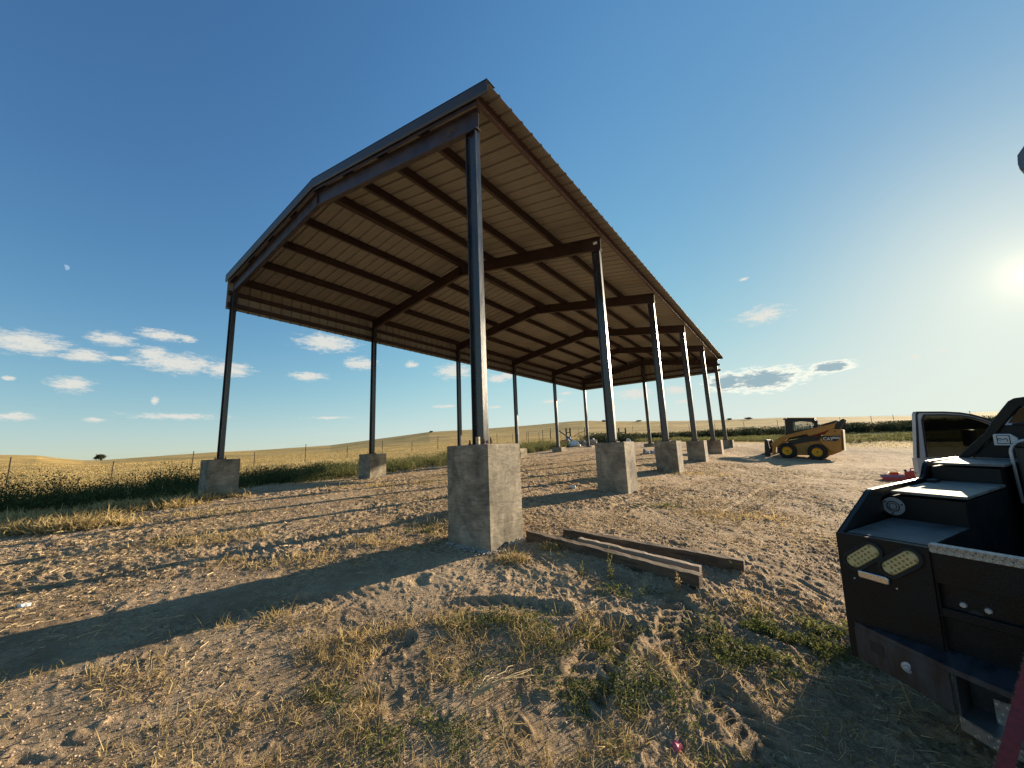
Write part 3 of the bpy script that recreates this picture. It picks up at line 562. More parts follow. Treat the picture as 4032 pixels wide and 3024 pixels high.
class TB(MB):
    def b(s, a0, a1, b0, b1, c0, c1): return s.box(a0, a1, -b1, -b0, c0 + KZ, c1 + KZ)
    def ext(s, poly, b0, b1): return s.prism(poly, lambda p, q, t: P3(p, t, q), b0, b1)         # side profile (a,c) extruded across
    def exa(s, poly, a0, a1): return s.prism(poly, lambda p, q, t: P3(t, p, q), a0, a1)         # (b,c) extruded along
    def exc(s, poly, c0, c1): return s.prism(poly, lambda p, q, t: P3(p, q, t), c0, c1)         # (a,b) extruded up
BW = 2.10
def arc(cx, cy, r, a0, a1, n=10): return [(cx + r * math.cos(math.radians(a0 + (a1 - a0) * k / n)), cy + r * math.sin(math.radians(a0 + (a1 - a0) * k / n))) for k in range(n + 1)]
top = [(0, 0), (.40, .180), (.43, .187), (1.24, .188), (1.27, .192), (1.30, .210), (1.345, .26), (1.375, .285), (1.42, .296), (1.5, .297), (2.10, .29)]
side = top + [(2.10, -.50), (1.72, -.52)] + [p for p in arc(1.18, -.56, .50, 8, 172, 14)] + [(.55, -.62), (0, -.62)]
inner = top + [(2.10, -.30), (0, -.30)]
bed = TB(); bed.ext(side, 0, .006)
for b0, b1 in ((.006, .026), (BW - .026, BW - .006)):
    bed.ext([(a, c - .001) for a, c in top] + [(a, c - .06) for a, c in top[::-1]], b0, b1)
bed.ext([(a, c) for a, c in side], BW - .006, BW)
for m0, m1 in ((.034, .352), (BW - .352, BW - .034)):                       # side boxes
    bed.b(.004, .62, m0, m1, -.30, -.002); bed.b(.622, 1.385, m0, m1, -.30, .135); bed.b(1.387, 2.08, m0, m1, -.30, .262)
bed.b(.004, 2.10, .3525, BW - .3525, -.30, -.262); bed.b(2.082, 2.10, .3525, BW - .3525, -.262, .26)
bedo = bed.build('service_bed', M['black'], truck, bevel=.004); bedo['label'] = 'black steel service bed with stepped side boxes'
d = TB(); d.b(.03, .612, .036, .353, -.001, .002); d.build('rear_deck', M['dust'], truck)
d = TB(); d.b(.03, .612, BW - .353, BW - .036, -.001, .002); d.build('rear_deck', M['dust'], truck)
for m0, m1 in ((.052, .366), (BW - .366, BW - .052)):
    l1 = TB(); l1.b(.605, 1.375, m0, m1, .150, .166); l1.build('box_lid', M['lid'], truck, bevel=.003)
    l2 = TB(); l2.b(1.372, 2.0, m0, m1 + (.01 if m0 < 1 else 0), .275, .290); l2.build('box_lid', M['lid'], truck, bevel=.003)
    h = TB(); h.b(1.19, 1.30, m0 + .0 if m0 < 1 else m1 - .05, m0 + .05 if m0 < 1 else m1, .166, .186); h.build('lid_latch', M['black'], truck, bevel=.006)
# recessed round fitting on the step
rf_ = TB(); rf_.lathe([(.0, .0), (.012, .0), (.013, .004), (.017, .004), (.018, .0), (.026, .0), (.027, -.004), (.031, -.004), (.032, .002), (.052, .002), (.053, 0), (.053, -.004)], 28, lambda x, y, h: P3(.620 - .006 - h, .052 + x, .072 + y))
rfo = rf_.build('round_fitting', M['silver'], truck, smooth=False)
rr_ = TB()
for ra, rb_ in ((.027, .031), (.0155, .0185)): rr_.lathe([(ra, .001), (ra, .0035), (rb_, .0035), (rb_, .001)], 28, lambda x, y, h: P3(.612 - h, .052 + x, .072 + y))
rr_.build('dark_ring', M['dark'], rfo)
for aa in (20, 145, 262): sc_ = TB(); x, y = .043 * math.cos(math.radians(aa)), .043 * math.sin(math.radians(aa)); sc_.lathe([(0, .001), (.005, .001), (.005, -.002)], 8, lambda p, q, h, x=x, y=y: P3(.610 - h, .052 + x + p, .072 + y + q)); sc_.build('screw', M['dark'], rfo)

# rear wall: corner posts with lamps, middle wall
rw = TB(); rw.b(-.012, .003, 0, .357, -.62, -.001); rw.b(-.012, .003, BW - .357, BW, -.62, -.001)
rw.b(.0, .006, .3575, BW - .3575, -.15, -.012); rw.b(.030, .036, .3575, BW - .3575, -.47, -.15); rw.b(.0, .030, .3575, .366, -.30, -.15); rw.b(.006, .036, .366, BW - .366, -.156, -.150)
rwo = rw.build('rear_wall', M['black'], truck)
dp = TB(); dp.exa([(.360, .018), (.360, -.012), (.366, -.018), (BW - .366, -.018), (BW - .36, -.012), (BW - .36, .018)], -.016, -.010); dp.b(-.010, .03, .36, BW - .36, .012, .018); dp.build('diamond_edge', M['diamond'], truck)
for b_, c_ in ((.43, -.234), (.503, -.233)): bo = TB(); bo.lathe([(0, .01), (.010, .01), (.013, .004), (.013, 0)], 8, lambda p, q, h, b_=b_, c_=c_: P3(.030 - h, b_ + p, c_ + q)); bo.build('bolt', M['silver'], rwo)
for b_, c_ in ((.059, -.222), (.224, -.222)): bo = TB(); bo.lathe([(0, .004), (.004, .004), (.004, 0)], 8, lambda p, q, h, b_=b_, c_=c_: P3(-.012 - h, b_ + p, c_ + q)); bo.build('bolt', M['silver'], rwo)
hl = TB(); hl.lathe([(0, .001), (.026, .001), (.026, -.004)], 20, lambda p, q, h: P3(.030 - h, .465 + p, -.272 + q)); hl.build('wiring_hole', M['dark'], rwo)
def capsule(L_, w, n=10): return [(L_ / 2 - w / 2 + w / 2 * math.cos(t), w / 2 * math.sin(t)) for t in [(-PI / 2 + PI * k / n) for k in range(n + 1)]] + [(-L_ / 2 + w / 2 - w / 2 * math.cos(t), -w / 2 * math.sin(t)) for t in [(-PI / 2 + PI * k / n) for k in range(n + 1)]]
def lamp(bc, cc, ang, flip=1):
    ca, sa = math.cos(ang), math.sin(ang)
    def fn(p, q, t): return P3(-.012 - t, bc + flip * (p * ca - q * sa), cc + p * sa + q * ca)
    g = MB(); outer = capsule(.200, .098); mid = capsule(.172, .070); n = len(outer)
    vs = [fn(p, q, 0) for p, q in outer] + [fn(p * .985, q * .97, .012) for p, q in outer] + [fn(p, q, .012) for p, q in mid] + [fn(p, q, .004) for p, q in mid]
    fs = [(k * n + i, k * n + (i + 1) % n, (k + 1) * n + (i + 1) % n, (k + 1) * n + i) for k in range(3) for i in range(n)]
    g.add(vs, fs); o = g.build('tail_lamp', M['rubber'], truck)
    le = MB(); inner_ = capsule(.168, .066); vs = [fn(p, q, .004) for p, q in inner_] + [fn(p * .9, q * .85, .011) for p, q in inner_]; m_ = len(inner_)
    le.add(vs, [(i, (i + 1) % m_, m_ + (i + 1) % m_, m_ + i) for i in range(m_)] + [tuple(range(m_, 2 * m_))]); le.build('lens', M['lens'], o)
    dd = MB()
    for i in range(7):
        for j in (-1, 1) if i in (0, 6) else (-1, 0, 1):
            px, py = -.062 + i * .0207, j * .0185
            dd.add([fn(px + .0062 * math.cos(t * PI / 4), py + .0062 * math.sin(t * PI / 4), .0118) for t in range(8)], [tuple(range(8))])
    dd.build('led_row', M['lensdot'], o); return o
lamp(.106, -.100, math.radians(41))['label'] = 'outer slanted oval lamp with pale lens'; lamp(.250, -.096, math.radians(41))['label'] = 'inner slanted oval lamp with pale lens'
lamp(BW - .106, -.1, math.radians(41), -1); lamp(BW - .25, -.096, math.radians(41), -1)
cl_ = TB(); cl_.exa([(.086, -.172), (.192, -.176), (.203, -.184), (.203, -.208), (.192, -.213), (.086, -.206), (.082, -.198), (.082, -.178)], -.030, -.012); cl_.build('clearance_lamp', M['chrome'], truck, bevel=.004)
# swept bumper with hitch step
ln = lambda b_: -.155 * (b_ / .40) if b_ < .62 else -.24
bp_ = TB(); sw = [(.0, .003), (-.158, .405), (-.20, .60), (-.20, BW - .60), (-.158, BW - .405), (0, BW - .003)]
bp_.exc(sw + [(.028, BW - .003), (.028, .003)], -.47, -.447)
bp_.exc([(.0, -.002), (-.158, .400), (-.150, .404), (.008, .004)], -.622, -.47); bp_.exc([(.0, BW + .002), (.008, BW - .004), (-.150, BW - .404), (-.158, BW - .400)], -.622, -.47)
bp_.exc([(.01, .41), (-.15, .41), (-.15, .418), (.01, .418)], -.66, -.47); bp_.exc([(.01, BW - .41), (-.15, BW - .41), (-.15, BW - .418), (.01, BW - .418)], -.66, -.47)
bp_.b(-.02, .0, .42, BW - .42, -.66, -.47)
bpo = bp_.build('bumper', mat('scuffed_bumper', (.016, .016, .019), .5, col2=(.05, .05, .055), vscale=7, stretch=(1, 3, 1)), truck); bpo['label'] = 'dusty black swept bumper shelf'
hp = TB()
for (b0, b1, c0, c1) in ((.095, .155, -.552, -.500),):
    hp.add([P3(ln(b0) - .004, b0, c0), P3(ln(b1) - .004, b1, c0), P3(ln(b1) - .004, b1, c1), P3(ln(b0) - .004, b0, c1)], [(0, 1, 2, 3)])
hp.build('receiver_hole', M['dark'], bpo)
kn = TB(); kn.lathe([(0, .012), (.010, .011), (.013, .004), (.022, .003), (.024, 0)], 16, lambda p, q, h: P3(-.100 - h, .250 + p, -.54 + q)); kn.build('socket_cap', M['silver'], bpo)
st = TB(); st.exc([(-.150, .41), (-.19, .50), (-.19, BW - .50), (-.150, BW - .41), (-.145, BW - .41), (-.185, BW - .5), (-.185, .5), (-.145, .41)], -.685, -.632); st.exc([(-.15, .41), (-.19, .5), (-.19, BW - .5), (-.15, BW - .41), (-.022, BW - .41), (-.022, .41)], -.640, -.634)
st.b(-.09, -.084, .50, BW - .50, -.632, -.54); st.build('diamond_step', M['diamond'], truck)
# headache rack
rk = TB(); A0, A1 = 1.99, 2.05
ol = [(.035, .29), (.085, .355), (.125, .40), (.20, .483), (.245, .572), (.305, .665), (.335, .710), (.365, .730), (.43, .738)]
il = [(.10, .29), (.15, .345), (.19, .40), (.25, .468), (.30, .548), (.345, .612), (.37, .650), (.39, .668), (.43, .674)]
ring = ol + [(BW - b, c) for b, c in ol[::-1]]; ringi = il + [(BW - b, c) for b, c in il[::-1]]; n = len(ring)
for aa in (0,):
    vs = [P3(A0, b, c) for b, c in ring] + [P3(A0, b, c) for b, c in ringi] + [P3(A1, b, c) for b, c in ring] + [P3(A1, b, c) for b, c in ringi]
    rk.add(vs, [(i, i + 1, n + i + 1, n + i) for i in range(n - 1)] + [(2 * n + i, 3 * n + i, 3 * n + i + 1, 2 * n + i + 1) for i in range(n - 1)] + [(i, 2 * n + i, 2 * n + i + 1, i + 1) for i in range(n - 1)] + [(n + i, n + i + 1, 3 * n + i + 1, 3 * n + i) for i in range(n - 1)] + [(0, n, 3 * n, 2 * n), (n - 1, 3 * n - 1, 4 * n - 1, 2 * n - 1)][:1])
rk.exa([(.105, .291), (BW - .105, .291), (BW - .20, .405), (BW - .29, .535), (.29, .535), (.20, .405)], 2.018, 2.030)
rk.b(2.01, 2.04, .33, BW - .33, .530, .548)
rko = rk.build('headache_rack', M['black'], truck, bevel=.006); rko['label'] = 'black headache rack with slanted rounded shoulders'
sl_ = TB()
for k in range(16): sl_.b(2.02, 2.028, .36 + k * .018, .370 + k * .018, .549, .558)
for k in range(9): sl_.b(2.02, 2.026, .42, BW - .42, .572 + k * .0105, .576 + k * .0105)
sl_.build('louver', M['dark'], rko)
q = TB(); q.exa([(.31, .549), (.345, .611), (.37, .649), (.39, .667), (BW - .39, .667), (BW - .37, .649), (BW - .345, .611), (BW - .31, .549)], 2.030, 2.034); q.build('window', M['glass'], rko)
hd = TB(); hd.exa([(.235, .385), (.235, .465), (.245, .472), (.318, .472), (.350, .440), (.350, .385)], 1.978, 2.018); hdo = hd.build('paddle_handle', M['silver'], rko, bevel=.004)
h2 = TB(); h2.b(1.9775, 1.979, .252, .316, .398, .462); h2.build('recess', M['dark'], hdo)
h3 = TB(); h3.b(1.974, 1.9778, .256, .312, .402, .458); h3.build('paddle', M['silver'], hdo, bevel=.002)
h4 = TB(); cs = [(.262 + .010 * math.cos(t) + .006, .432 + .007 * math.sin(t)) for t in [k * PI / 6 for k in range(1, 12)]] + [(.285, .431), (.292, .436), (.300, .437), (.303, .434)] + [(.300, .428), (.303, .420), (.301, .414)]
h4.tube([P3(1.973, b, c) for b, c in cs], .0022, 6); h4.build('handle_mark', M['dark'], hdo)
# contents of the tray
bx = empty('storage_box', TM @ Matrix.Translation(P3(1.72, .62, -.262)), 'dark lidded box with a round hoop handle standing in the truck tray', 'box')
q = MB(); q.box(-.17, .17, -.22, .22, 0, .655); q.build('body', mat('dark_brown_box', (.035, .032, .026), .6, var=.2), bx, bevel=.012)
q = MB(); q.box(-.18, .18, -.23, .23, .657, .685); q.build('lid', M['dark'], bx, bevel=.008)
q = MB(); q.tube([(-.195, .235 - .01, .30)] + [(-.195, .235 - .08 + .08 * math.cos(t), .62 + .085 * math.sin(t)) for t in [PI * k / 10 for k in range(0, 6)]] + [(-.195, -.15, .705)] + [(-.195, -.155 - .08 * math.sin(t), .62 + .085 * math.cos(t)) for t in [PI / 2 * k / 5 for k in range(1, 6)]] + [(-.195, -.235, .30)], .009, 10); q.build('hoop_handle', M['silver'], bx, smooth=True)
gn = empty('gooseneck_coupler', TM @ Matrix.Translation(P3(.75, .66, -.262)), 'dark steel hitch coupler lying in the truck tray behind the rear wall', 'hitch')
q = MB(); q.lathe([(0, 0), (.085, 0), (.085, .03), (.045, .045), (.04, .10), (.055, .12), (.058, .15), (.04, .185), (0, .195)], 20); q.build('ball', M['bolt'], gn, smooth=True)
q = MB(); q.bar((-.1, -.14, .02), (.1, .16, .12), .05, .07); q.bar((-.02, .1, .02), (.02, .1, .16), .03); q.build('bracket', M['dark'], gn, bevel=.008)
# cab, bonnet, wheels
cabp = [(2.16, -.55), (2.16, .22), (2.20, .24), (2.34, .66), (2.46, .715), (3.9, .725), (4.05, .70), (4.66, .25), (5.75, .12), (5.86, .04), (5.88, -.30), (5.80, -.55)]
cb = TB(); nb = len(cabp)
def cabw(a, c): return .12 if c < .28 else .12 + (c - .28) * .42
vs = [P3(a, cabw(a, c), c) for a, c in cabp] + [P3(a, BW - cabw(a, c), c) for a, c in cabp]
cb.add(vs, [tuple(range(nb))[::-1], tuple(range(nb, 2 * nb))] + [(i, (i + 1) % nb, nb + (i + 1) % nb, nb + i) for i in range(nb)])
cbo = cb.build('cab', M['white'], truck, bevel=.02, seg=3)
wn_ = TB()
for a0, a1 in ((2.42, 3.22), (3.34, 4.02)):
    for bs in (0, 1):
        pts = [(a0, .26), (a1 + (.3 if a0 > 3 else 0), .26), (a1, .63), (a0 + (.1 if a0 < 3 else .03), .63)]
        wn_.add([P3(a, (cabw(a, c) - .006) if bs == 0 else BW - cabw(a, c) + .006, c) for a, c in pts], [(0, 1, 2, 3)])
wn_.add([P3(2.21, .30, .27), P3(2.21, BW - .30, .27), P3(2.325, BW - .38, .61), P3(2.325, .38, .61)], [(0, 1, 2, 3)])
wn_.add([P3(4.635, .24, .28), P3(4.635, BW - .24, .28), P3(4.09, BW - .36, .685), P3(4.09, .36, .685)], [(0, 1, 2, 3)])
wn_.build('window', M['dark'], cbo)
for a0 in (5.86,):
    for b0 in (.16, BW - .46):
        q = TB(); q.b(5.84, 5.895, b0, b0 + .30, -.16, .0); q.build('headlight', M['chrome'], truck, bevel=.02)
q = TB(); q.b(5.84, 5.90, .50, BW - .50, -.30, .0); q.build('grille', M['dark'], truck, bevel=.01)
q = TB(); q.b(5.78, 5.96, .10, BW - .10, -.58, -.36); q.build('front_bumper', M['chrome'], truck, bevel=.03)
q = TB(); q.b(.1, 5.7, .62, .72, -.62, -.50); q.b(.1, 5.7, BW - .72, BW - .62, -.62, -.50); q.build('chassis', M['dark'], truck)
def wheel(a, b, s):
    w = TB(); R0 = .40; prof = [(.24, -.12), (.36, -.12), (.39, -.09), (.40, -.03), (.40, .03), (.39, .09), (.36, .12), (.24, .12)]
    gc_ = min(ground_z(*(TM @ P3(a, b, 0)).xy), 9) - (TM @ P3(a, b, 0)).z
    zc = gc_ + R0 - .01
    w.lathe(prof + [prof[0]], 40, lambda x, y, h: P3(a + x, b + h, y + zc)); wo_ = w.build('wheel', M['rubber'], truck, smooth=False)
    r2 = TB(); r2.lathe([(0, .05), (.06, .05), (.07, .02), (.16, .0), (.20, .06), (.243, .115), (.243, .0)], 32, lambda x, y, h: P3(a + x, b + s * h, y + zc)); r2.build('rim', M['silver'], wo_, smooth=True)
    ax_ = TB(); ax_.lathe([(0, -.10), (.05, -.10), (.05, .02)], 10, lambda x, y, h: P3(a + x, b + s * h, y + zc)); ax_.build('hub', M['dark'], wo_)
for a in (1.18, 4.95):
    for b, s in ((.20, -1), (BW - .20, 1)): wheel(a, b, s)
# open driver door
Ad = Vector((3.6, -(-.63), KZ)); Bd = Vector((4.3, -.05, KZ)); wd = (Bd - Ad).normalized(); nd = wd.cross(Vector((0, 0, 1))).normalized()    # nd: towards the cab inside (rear side)
if nd.x > 0: nd = -nd
def D(w, c, t): return Ad + wd * w + Vector((0, 0, c)) + nd * t
do = [(0, -.50), (-.055, .02), (-.02, .40), (.006, .66), (.02, .693), (.265, .683), (.40, .668), (.50, .645), (.60, .605), (.70, .55), (.86, .42), (.97, .28), (.975, -.50)]
wi = [(.050, .17), (.062, .60), (.085, .642), (.265, .642), (.40, .628), (.50, .604), (.60, .560), (.70, .50), (.86, .36), (.92, .27), (.93, .17)]
dm_ = MB(); n1 = len(do)
bl = [(p, q) for p, q in do if q < .2 or True]
def ringm(mb_, outer_, inner_2, t0, t1):
    n_ = len(outer_); vs = [D(p, q, t0) for p, q in outer_] + [D(p, q, t0) for p, q in inner_2] + [D(p, q, t1) for p, q in outer_] + [D(p, q, t1) for p, q in inner_2]
    fs = []
    for i in range(n_):
        j = (i + 1) % n_; fs += [(i, j, n_ + j, n_ + i), (2 * n_ + i, 3 * n_ + i, 3 * n_ + j, 2 * n_ + j), (i, 2 * n_ + i, 2 * n_ + j, j), (n_ + i, n_ + j, 3 * n_ + j, 3 * n_ + i)]
    mb_.add(vs, fs)
oring = [(-.045, .17), (-.02, .40), (.006, .66), (.02, .693), (.265, .683), (.40, .668), (.50, .645), (.60, .605), (.70, .55), (.86, .42), (.975, .27), (.975, .17)]
iring = [(.055, .175), (.060, .40), (.066, .60), (.095, .645), (.265, .640), (.40, .625), (.50, .600), (.60, .556), (.70, .497), (.86, .36), (.925, .25), (.925, .175)]
ringm(dm_, oring, iring, -.03, .028)
dm_.prism([(0, -.50), (-.045, .0), (-.045, .169), (.975, .169), (.975, -.50)], lambda p, q, t: D(p, q, t), -.05, .03)
dro = dm_.build('driver_door', M['white'], truck, bevel=.006); dro['label'] = 'white driver door standing open'
q = MB(); q.prism([(.045, -.47), (.030, .10), (.045, .155), (.95, .155), (.95, -.47)], lambda p, q_, t: D(p, q_, t), .0305, .075); q.build('door_trim', M['dark'], dro, bevel=.012)
q = MB(); outer2 = [(p * .985 + .006, q_ - .012 if q_ > .2 else q_ + .006) for p, q_ in iring]; ringm(q, [(p - .016 if k < 4 else p, q_ + .014 if 2 < k < 11 else q_) for k, (p, q_) in enumerate(iring)], iring, .029, .036); q.build('window_seal', M['dark'], dro)
q = MB(); q.prism([(-.046, .17), (-.02, .40), (.006, .66), (.02, .6935), (.265, .6835), (.40, .6685), (.5, .6455), (.6, .6055), (.7, .5505), (.86, .4205), (.87, .410), (.69, .535), (.59, .59), (.49, .630), (.39, .652), (.26, .667), (.036, .676), (.022, .655), (.0, .40), (-.022, .17)], lambda p, q_, t: D(p, q_, t), .0285, .038); q.build('weather_strip', M['dark'], dro)
q = MB(); q.add([D(p, c, 0) for p, c in iring] + [D(p, c, .004) for p, c in iring], [tuple(range(len(iring)))[::-1], tuple(range(len(iring), 2 * len(iring)))]); q.build('window', M['glass'], dro)
q = MB(); q.box(-.11, .11, -.04, .04, -.09, .10, Matrix.Translation(D(.62, .37, -.22))); q.bar(D(.72, .22, -.04), D(.66, .30, -.2), .04); q.build('mirror', M['dark'], dro, bevel=.02)
q = MB(); q.tube([D(-.052, .0, -.012), D(-.058, .0, -.012)], .008); q.build('striker', M['dark'], dro)
# unclear object high above the rack, built by guess as a lamp on a mast
q = MB(); q.tube([P3(2.02, .80, .70), P3(2.02, .80, 2.0), P3(2.02, .76, 2.34)], .02); wl_o = q.build('guessed_mast', M['dark'], truck)
q = MB(); q.prism([(.604, 2.486), (.70, 2.62), (.92, 2.60), (.90, 2.36), (.68, 2.33), (.603, 2.36), (.598, 2.42)], lambda p, q_, t: P3(t, p, q_), 1.92, 2.12); q.build('guessed_lamp_head', mat('blue_grey_housing', (.10, .14, .19), .5), wl_o, bevel=.015)

# ------------------------------------------------------------------ skid steer loader
M['cat'] = mat('golden_yellow_paint', (.41, .188, .028), .45, var=.12, vscale=4, bump=.001, bscale=30)
M['catrim'] = mat('bright_yellow_rim', (.78, .40, .012), .45, var=.12, vscale=6)
M['cabblack'] = mat('loader_black', (.014, .014, .013), .5, var=.2)
M['decal'] = mat('black_decal', (.012, .011, .010), .4)
M['redhyd'] = mat('red_brown_panel', (.20, .035, .02), .6, var=.2)
M['pale'] = mat('pale_mesh', (.52, .62, .50), .6)
lx, ly = 15.62, 20.42; hd_ = Vector((-.7332, .6800, 0))
LM = Matrix(((hd_.x, -hd_.y, 0, lx), (hd_.y, hd_.x, 0, ly), (0, 0, 1, 0), (0, 0, 0, 1)))
def lg(x, y): p = LM @ Vector((x, y, 0)); return ground_z(p.x, p.y)
zr_ = min(lg(0, -.15), lg(0, -1.5)); zf_ = min(lg(1.29, -.15), lg(1.29, -1.5)); pit = math.atan2(zf_ - zr_, 1.29)
loader = empty('skid_steer_loader', Matrix.Translation((0, 0, zr_ - .02)) @ LM @ Matrix.Rotation(-pit, 4, 'Y'), 'yellow and black skid steer loader with pallet forks parked on the bare dirt, facing left', 'loader')
class LB(MB):
    def ys(s, poly, y0, y1): return s.prism(poly, lambda p, q, t: Vector((p, t, q)), y0, y1)
LW = -1.70
def both(name, poly, y0, y1, m, lab=None, **k):
    for a, b in ((y0, y1), (LW - y1, LW - y0)):
        o = LB().ys(poly, a, b).build(name, m, loader, **k)
    return o
hull = [(.99, .80), (.3, .97), (-.30, 1.10), (-.93, 1.10), (-.93, .473), (-.63, .31), (-.437, .232), (.93, .183), (1.30, .22), (1.62, .32), (1.64, .60), (1.40, .85)]
LB().ys(hull, LW + .33, -.33).build('chassis', M['cat'], loader, bevel=.015)
both('side_panel', [(-.24, 1.226), (-.575, 1.607), (-1.015, 1.609), (-.96, .509), (-.575, .446), (-.10, 1.0), (-.18, 1.154)], -.36, -.10, M['cat'], bevel=.012)
o = LB().ys([(-.36, 1.0), (-.86, .52), (-1.012, .53), (-1.05, 1.59), (-.62, 1.60)], LW + .362, -.362).build('engine_cover', M['cat'], loader, bevel=.015)
LB().box(-1.075, -1.055, LW + .15, -.15, .50, 1.58).build('rear_door', mat('sunlit_rear_door', (.62, .56, .42), .5, var=.1), loader, bevel=.008)  # grazing sun on the rear face is put into this pale colour
for s in (0, 1):
    y0 = -.099 if s == 0 else LW + .093
    dec = LB().ys([(-.21, 1.249), (-.97, 1.285), (-.95, 1.17), (-.795, .995), (-.287, .98), (-.2, 1.13)], y0, y0 + .006).build('decal', M['decal'], loader)
    if s == 0:
        for body_, size, px, pz, mt in (('CAT', .215, -.265, 1.030, M['paper']), ('262D', .13, -.655, 1.125, M['paper'])):
            tx = bpy.data.curves.new('t', 'FONT'); tx.body = body_; tx.size = size; tx.extrude = .001; tx.offset = .004; tx.space_character = .95
            to = bpy.data.objects.new('t', tx); C.objects.link(to); bpy.context.view_layer.update()
            me = bpy.data.meshes.new_from_object(to.evaluated_get(bpy.context.evaluated_depsgraph_get())); bpy.data.objects.remove(to)
            co = bpy.data.objects.new('lettering', me); C.objects.link(co); me.materials.append(mt); co.parent = dec
            co.matrix_local = Matrix.Translation((px, -.0915, pz)) @ Matrix(((-1, 0, 0, 0), (0, 0, 1, 0), (0, 1, 0, 0), (0, 0, 0, 1)))
        q = LB(); q.ys([(-.385, 1.032), (-.475, 1.032), (-.43, 1.085)], -.0905, -.0885); q.build('triangle_mark', M['catrim'], dec)
        q = LB(); q.ys([(-.73, 1.53), (-.80, 1.53), (-.785, 1.47), (-.765, 1.43), (-.745, 1.47)], -.0995, -.094); q.build('tie_down_slot', M['decal'], loader)
arm = [(1.6, 1.116), (1.246, 1.272), (-.80, 1.922), (-.745, 1.654), (.205, 1.248), (.33, 1.225), (.401, 1.334), (1.231, 1.075), (1.40, .90), (1.80, .56), (1.84, .16), (1.977, .154), (1.97, .604), (2.035, .73)]
both('lift_arm', arm, -.21, -.09, M['cat'], bevel=.008)
both('rear_link', [(-.70, 1.64), (-.80, 1.90), (-1.06, 2.12), (-1.10, 2.14), (-1.18, 2.10), (-1.15, 2.0), (-.98, 1.62)], -.30, -.215, M['cabblack'], bevel=.01)
LB().box(-.86, -.76, LW + .31, -.31, 1.86, 1.93).build('cross_tube', M['cabblack'], loader, bevel=.02)
both('upper_link', [(-.12, 1.74), (-.10, 1.80), (-.84, 2.07), (-.86, 2.0)], -.36, -.31, M['cabblack'])
for y in (-.26, LW + .26):
    q = MB(); q.tube([(-1.10, y, 2.06), (-1.16, y, 1.85), (-1.08, y, 1.66), (-1.0, y, 1.55)], .018, 8); q.build('hose', M['rubber'], loader, smooth=True)
    q = MB(); q.tube([(-.20, y, 1.18), (.25, y, 1.27)], .045, 12); q.tube([(.25, y, 1.27), (.60, y, 1.30)], .025, 10); q.build('lift_cylinder', M['redhyd'], loader, smooth=False)
both('red_brace', [(-.45, 1.60), (.18, 1.36), (.20, 1.29), (-.30, 1.30), (-.38, 1.40)], -.34, -.30, M['redhyd'])
both('engine_screen', [(1.27, .925), (.26, 1.22), (-.15, 1.24), (-.10, 1.0), (.3, .93), (.99, .75), (1.265, .80)], -.325, -.29, M['cabblack'])
# cab: frame with open mesh window
cabo = [(1.36, 2.12), (1.21, 2.165), (.116, 2.144), (-.034, 1.987), (-.123, 1.70), (-.10, 1.25), (1.25, 1.0), (1.38, 1.2), (1.35, 1.77)]
wino = [(1.02, 1.97), (.82, 2.017), (.234, 1.988), (.107, 1.866), (.14, 1.66), (.30, 1.60), (.60, 1.545), (.91, 1.50), (1.02, 1.55)]
for y0, y1 in ((-.45, -.41), (LW + .41, LW + .45)):
    n = len(cabo); q = MB(); vs = [(p, y0, z) for p, z in cabo] + [(p, y0, z) for p, z in wino] + [(p, y1, z) for p, z in cabo] + [(p, y1, z) for p, z in wino]; fs = []
    for i in range(n):
        j = (i + 1) % n; fs += [(i, j, n + j, n + i), (2 * n + i, 3 * n + i, 3 * n + j, 2 * n + j), (i, 2 * n + i, 2 * n + j, j), (n + i, n + j, 3 * n + j, 3 * n + i)]
    q.add(vs, fs); fr = q.build('cab_side', M['cabblack'], loader)
    g = MB(); ym = (y0 + y1) / 2
    for k in range(9): g.bar((.16 + k * .10, ym, 1.60 - .1 * k / 9), (.16 + k * .10, ym, 1.99), .012)
    for k in range(9): g.bar((.10, ym + .012, 1.66 + k * .038), (1.02, ym + .012, 1.60 + k * .045), .009)
    g.build('window_mesh', M['pale'], fr)
LB().box(.06, 1.28, LW + .451, -.451, 2.13, 2.19).build('cab_roof', M['cabblack'], loader, bevel=.02)
q = LB(); q.box(-.10, -.07, LW + .451, -.451, 1.25, 1.62); q.box(-.06, .02, LW + .451, -.451, 1.86, 2.06); q.build('cab_rear', M['cabblack'], loader)
q = LB(); q.box(1.35, 1.39, -.56, -.452, 1.16, 2.12); q.box(1.35, 1.39, LW + .452, LW + .56, 1.16, 2.12); q.box(1.35, 1.39, LW + .561, -.561, 2.06, 2.12); q.box(1.35, 1.39, LW + .561, -.561, 1.14, 1.24); q.build('door_frame', mat('pale_door_frame', (.50, .52, .48), .35), loader, bevel=.01)
q = LB(); q.box(.30, .80, LW + .60, -.60, 1.15, 1.32); q.box(.24, .34, LW + .60, -.60, 1.32, 1.80); q.build('seat', M['cabblack'], loader, bevel=.04)
for y in (-.60, LW + .60): q = LB(); q.tube([(1.33, y, 2.15), (1.42, y, 2.13), (1.45, y, 2.08)], .04, 10); q.build('front_lamp', M['cabblack'], loader)
